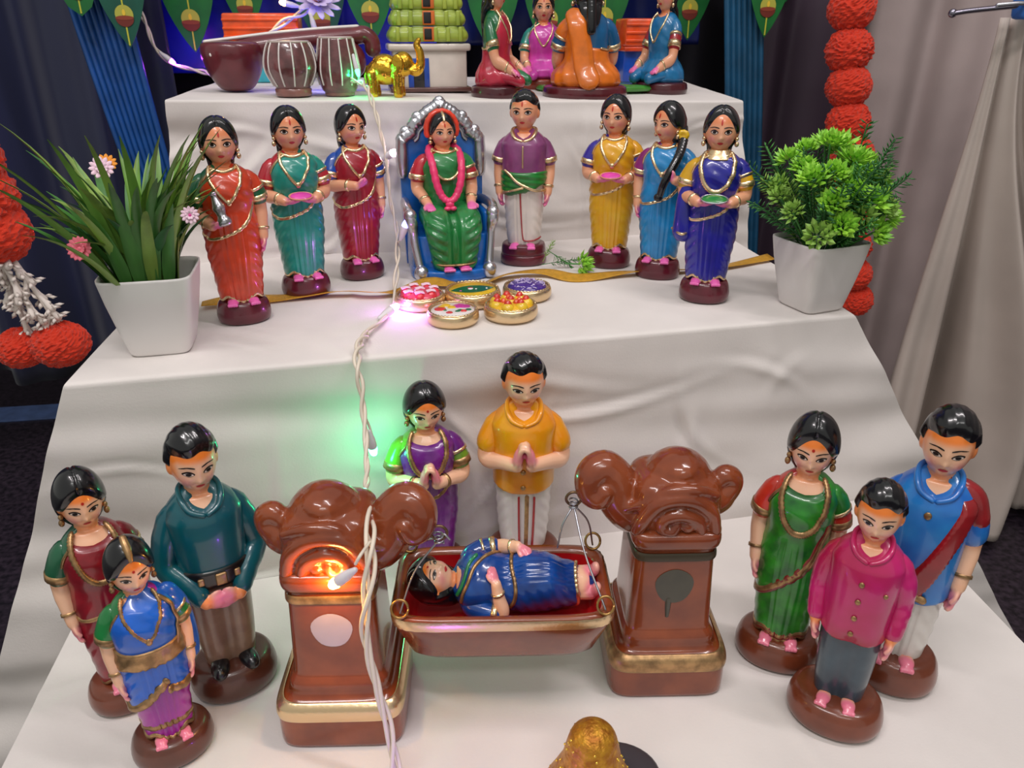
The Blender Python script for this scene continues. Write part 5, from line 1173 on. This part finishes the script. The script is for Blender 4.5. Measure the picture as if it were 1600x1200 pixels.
for k in range(6):
    a = k * pi / 3; mb.addp(leaflet((0.004 * math.cos(a), .004 * math.sin(a), -.016), (math.cos(a) * .9, math.sin(a) * .9, -.6), .011, .0030))
Vt, Ft = mb.arr(); TUB = mesh('tuberose', Vt, Ft, WF)
o0 = Vector((-.490, 1.0, .262)); r_ = random.Random(3)
ends = [(-.490, .998, .058, -.473, .995, -.045), (-.470, .992, .058, -.432, .99, -.042), (-.480, .985, .055, -.452, .985, -.030)]
for (x0, y0, z0, x1, y1, z1) in ends:
    P = np.array([(x0 + (x1 - x0) * q, y0 + (y1 - y0) * q, z0 + (z1 - z0) * q) for q in np.linspace(0, 1, 6)]) - np.array(o0); V, F = tube(P, .003, 6); obj('tassel_cord', V, F, WF, t)
    for k in range(9):
        q = k / 8.5; p = Vector((x0 + (x1 - x0) * q, y0 + (y1 - y0) * q, z0 + (z1 - z0) * q)) - o0
        inst('tuberose', TUB, t, Matrix.Translation(p) @ Matrix.Rotation(r_.uniform(0, 6.3), 4, 'Z') @ Matrix.Rotation(r_.uniform(.2, .7), 4, 'X') @ Matrix.Scale(1.15, 4))
for x, y, z, r in ((-.486, .995, -.070, .031), (-.437, .99, -.066, .035)):
    inst('pompom', POM, t, Matrix.Translation(Vector((x, y, z)) - o0) @ Matrix.Diagonal((r, r, r * .82, 1)))
# metal clip and blue peg at top right
t = empty('metal_clip', (.800, 1.075, .322), math.radians(-12), 'metal clip holding the gathered curtain at top right', 'clip')
V, F = tube(cat([(-.020, 0, -.002), (.0, 0, .001), (.03, 0, .004), (.06, 0, .007)], 5), .0052, 12, up=(0, 0, 1), fl=.7); obj('clip_arm', V, F, mat('dark_chrome', (140, 136, 150), rough=.22, metal=1), t)
V, F = tube(np.array([(.035, -.004, .008), (.060, -.004, .010), (.075, -.004, .010)]), .003, 8); obj('clip_pin', V, F, SILVER, t)
V, F = ell((-.021, 0, -.002), (.006, .005, .006)); obj('clip_tip', V, F, _M['dark_chrome'], t)
o = obj('blue_peg', *box((.912, 1.07, .332), (.085, .03, .030), .006, rot('Y', -8)), mat('blue_plastic', (44, 112, 196), rough=.4)); tag(o, 'bright blue plastic peg in the top right corner', 'peg')

# ------------------------------------------------------------------ string lights
WIREW = mat('cream_white_cable', (226, 214, 196), rough=.45)
SOCK = mat('translucent_white_socket', (226, 220, 226), rough=.3, sss=.2)
def twisted(parent, path, n=2, r=.0016, tw=.0019, turns=60.0, k=14, seed=0):
    P = cat(path, k); T, N, B = frames(P); L = np.concatenate([[0], np.cumsum(np.linalg.norm(np.diff(P, axis=0), axis=1))])
    for s_ in range(n):
        ph = L * turns * (1 + .15 * np.sin(L * 9 + seed)) + s_ * 2 * pi / n; am = tw * (1 + .5 * np.sin(L * 23 + s_ + seed))
        Q = P + N * (np.cos(ph) * am)[:, None] + B * (np.sin(ph) * am)[:, None]; V, F = tube(Q, r, 7); obj('cable_strand', V, F, WIREW, parent)
def bulb(parent, loc, dirv, color, watt, emit=30.0, size=1.0, light=True):
    d = np.array(dirv, float); d /= np.linalg.norm(d); p = np.array(loc, float)
    key = 'led_glow_%d_%d_%d' % tuple(color)
    V, F = tube(np.array([p - d * .004, p, p + d * .0035]), [.0030 * size, .0030 * size, .0024 * size], 10); b = obj('bulb', V, F, mat(key, color, rough=.3, emit=emit), parent)
    V, F = tube(np.array([p - d * .022, p - d * .012, p - d * .004]), [.0022, .0030 * size, .0032 * size], 10); obj('socket', V, F, SOCK, b)
    if light:
        L = bpy.data.lights.new('led_light', 'POINT'); L.energy = watt; L.color = lin(color)[:3]; L.shadow_soft_size = .004
        o = bpy.data.objects.new('led_light', L); COL.objects.link(o); o.parent = parent; o.location = (p + d * .010).tolist()
t = empty('string_lights', (0, 0, 0), 0, 'white twisted cable of coloured fairy lights running down over all three steps', 'string lights')
twisted(t, [(-.052, 1.175, .236), (-.036, 1.150, .232), (-.027, 1.118, .223), (-.018, 1.090, .190), (-.010, 1.075, .145), (-.008, 1.060, .095), (-.002, 1.030, .058), (-.003, .985, .026), (-.008, .930, .010), (-.011, .866, .0055), (-.023, .824, .005), (-.040, .780, .006)], 2, .0016, .0018, 95)
twisted(t, [(-.040, .780, .006), (-.046, .735, .010), (-.047, .695, .003), (-.044, .680, -.030), (-.043, .650, -.060), (-.042, .615, -.070), (-.041, .575, -.062), (-.040, .545, -.053)], 2, .0019, .0021, 95)
twisted(t, [(-.040, .545, -.053), (-.038, .515, -.048), (-.036, .485, -.056), (-.040, .466, -.085), (-.043, .458, -.122), (-.038, .450, -.160), (-.032, .442, -.200), (-.028, .430, -.236), (-.026, .40, -.243), (-.024, .34, -.244)], 3, .0018, .0030, 55)
bulb(t, (.000, 1.072, .150), (.5, -.3, .3), (255, 205, 220), .22, 30, 1.6)
V, F = tube(cat([(-.002, 1.010, .045), (.000, 1.000, .048), (.004, .992, .056)], 5), .0013, 6); obj('lead', V, F, WIREW, t)
bulb(t, (.010, .987, .073), (.3, -.15, .8), (90, 100, 255), .22, 40, 1.5)
bulb(t, (-.010, .846, .010), (.6, .4, .25), (214, 120, 255), .10, 40, 1.5)
V, F = tube(cat([(-.044, .680, -.040), (-.040, .678, -.052), (-.038, .676, -.060)], 5), .0013, 6); obj('lead', V, F, WIREW, t)
bulb(t, (-.038, .676, -.078), (.1, .1, -1), (60, 255, 170), .09, 40, 1.5)
V, F = tube(cat([(-.036, .487, -.052), (-.042, .470, -.050), (-.046, .468, -.056)], 5), .0013, 6); obj('lead', V, F, WIREW, t)
bulb(t, (-.063, .4775, -.079), (-.7, .25, -.65), (255, 180, 80), .12, 80, 1.5)
bulb(t, (-.020, .352, -.236), (.8, -.3, .3), (150, 70, 255), .10, 30)  # unseen bulb added past the cable's visible end to tint the tread lavender
for o in [q for q in t.children]: o.matrix_parent_inverse = Matrix.Translation((.026, -.40, .25))
t.location = (-.026, .40, -.25)
t2 = empty('string_lights', (0, 0, 0), 0, 'white cable of fairy lights looping behind the string instrument at upper left', 'string lights')
twisted(t2, [(-.440, 1.58, .42), (-.431, 1.58, .347), (-.418, 1.58, .306), (-.407, 1.57, .269), (-.380, 1.56, .243), (-.32, 1.52, .232), (-.26, 1.40, .228), (-.20, 1.36, .245), (-.185, 1.345, .285), (-.156, 1.345, .309), (-.122, 1.345, .325), (-.105, 1.34, .345), (-.10, 1.34, .40)], 2, .0022, .0024, 70)
V, F = tube(cat([(-.407, 1.57, .269), (-.397, 1.565, .262), (-.388, 1.56, .255)], 5), .0016, 6); obj('lead', V, F, WIREW, t2)
bulb(t2, (-.380, 1.555, .248), (.6, 0, -.5), (190, 60, 255), .25, 40, 1.5)
bulb(t2, (-.104, 1.29, .298), (.2, 0, -1), (60, 70, 255), .20, 40, 1.3)
bulb(t2, (-.150, 1.335, .336), (-.9, 0, .2), (255, 200, 120), .05, 40, 1.4)
bulb(t2, (-.042, 1.165, .246), (.2, -.2, -1), (40, 255, 140), .08, 30)
t = empty('flower_lamp', (-.100, 1.325, .338), 0, 'pale violet flower shaped lamp above the string instrument', 'lamp')
VP = mat('pale_violet_petals', (206, 190, 232), rough=.5)
for cup, n, L in ((8, 12, .036), (35, 10, .028), (60, 8, .018)):
    o = inst('petals', flower_mesh(n, L, .0058, cup, VP), t); o.rotation_euler = (math.radians(50), 0, .3)
V, F = ell((0, -.004, .004), (.007, .006, .006)); obj('lamp_centre', V, F, mat('warm_lamp_centre', (236, 140, 60), rough=.5), t)
# glittery gold ornament at the bottom edge
GLT = mat('gold_glitter', (206, 150, 44), rough=.42, metal=.55, c2=(168, 104, 30), vscale=140, bump=.8, bscale=260)
t = empty('gold_ornament', (.121, .398, -.259), 0, 'gold glittery rounded ornament cut off by the bottom edge', 'ornament')
V, F = lathe(cat(np.array([(.036, 0), (.040, .012), (.030, .036), (.0235, .052), (.0205, .066), (.0165, .080), (.008, .0875), (.001, .089)]), 5), 40); obj('dome', V, F, GLT, t)
mb = MB(); rg = random.Random(2)
for k in range(70):
    a = rg.uniform(0, 2 * pi); z = rg.uniform(.02, .078); r = np.interp(z, [.012, .036, .052, .066, .080], [.040, .030, .0235, .0205, .0165]); mb.addp(ell((r * math.cos(a), r * math.sin(a), z), (.0011,) * 3, None, 6, 5))
o = mb.obj('glitter', mat('glitter_flakes', (250, 214, 90), rough=.15, metal=.9), t); tag(o, kind='stuff')
V, F = lathe(cat(np.array([(.052, 0), (.055, .004), (.050, .010), (.03, .012)]), 3), 36, .72, .6, 2, (.022, .012, .009)); obj('dark_tray', V, F, mat('dark_grey_tray', (62, 58, 64), rough=.4), t)
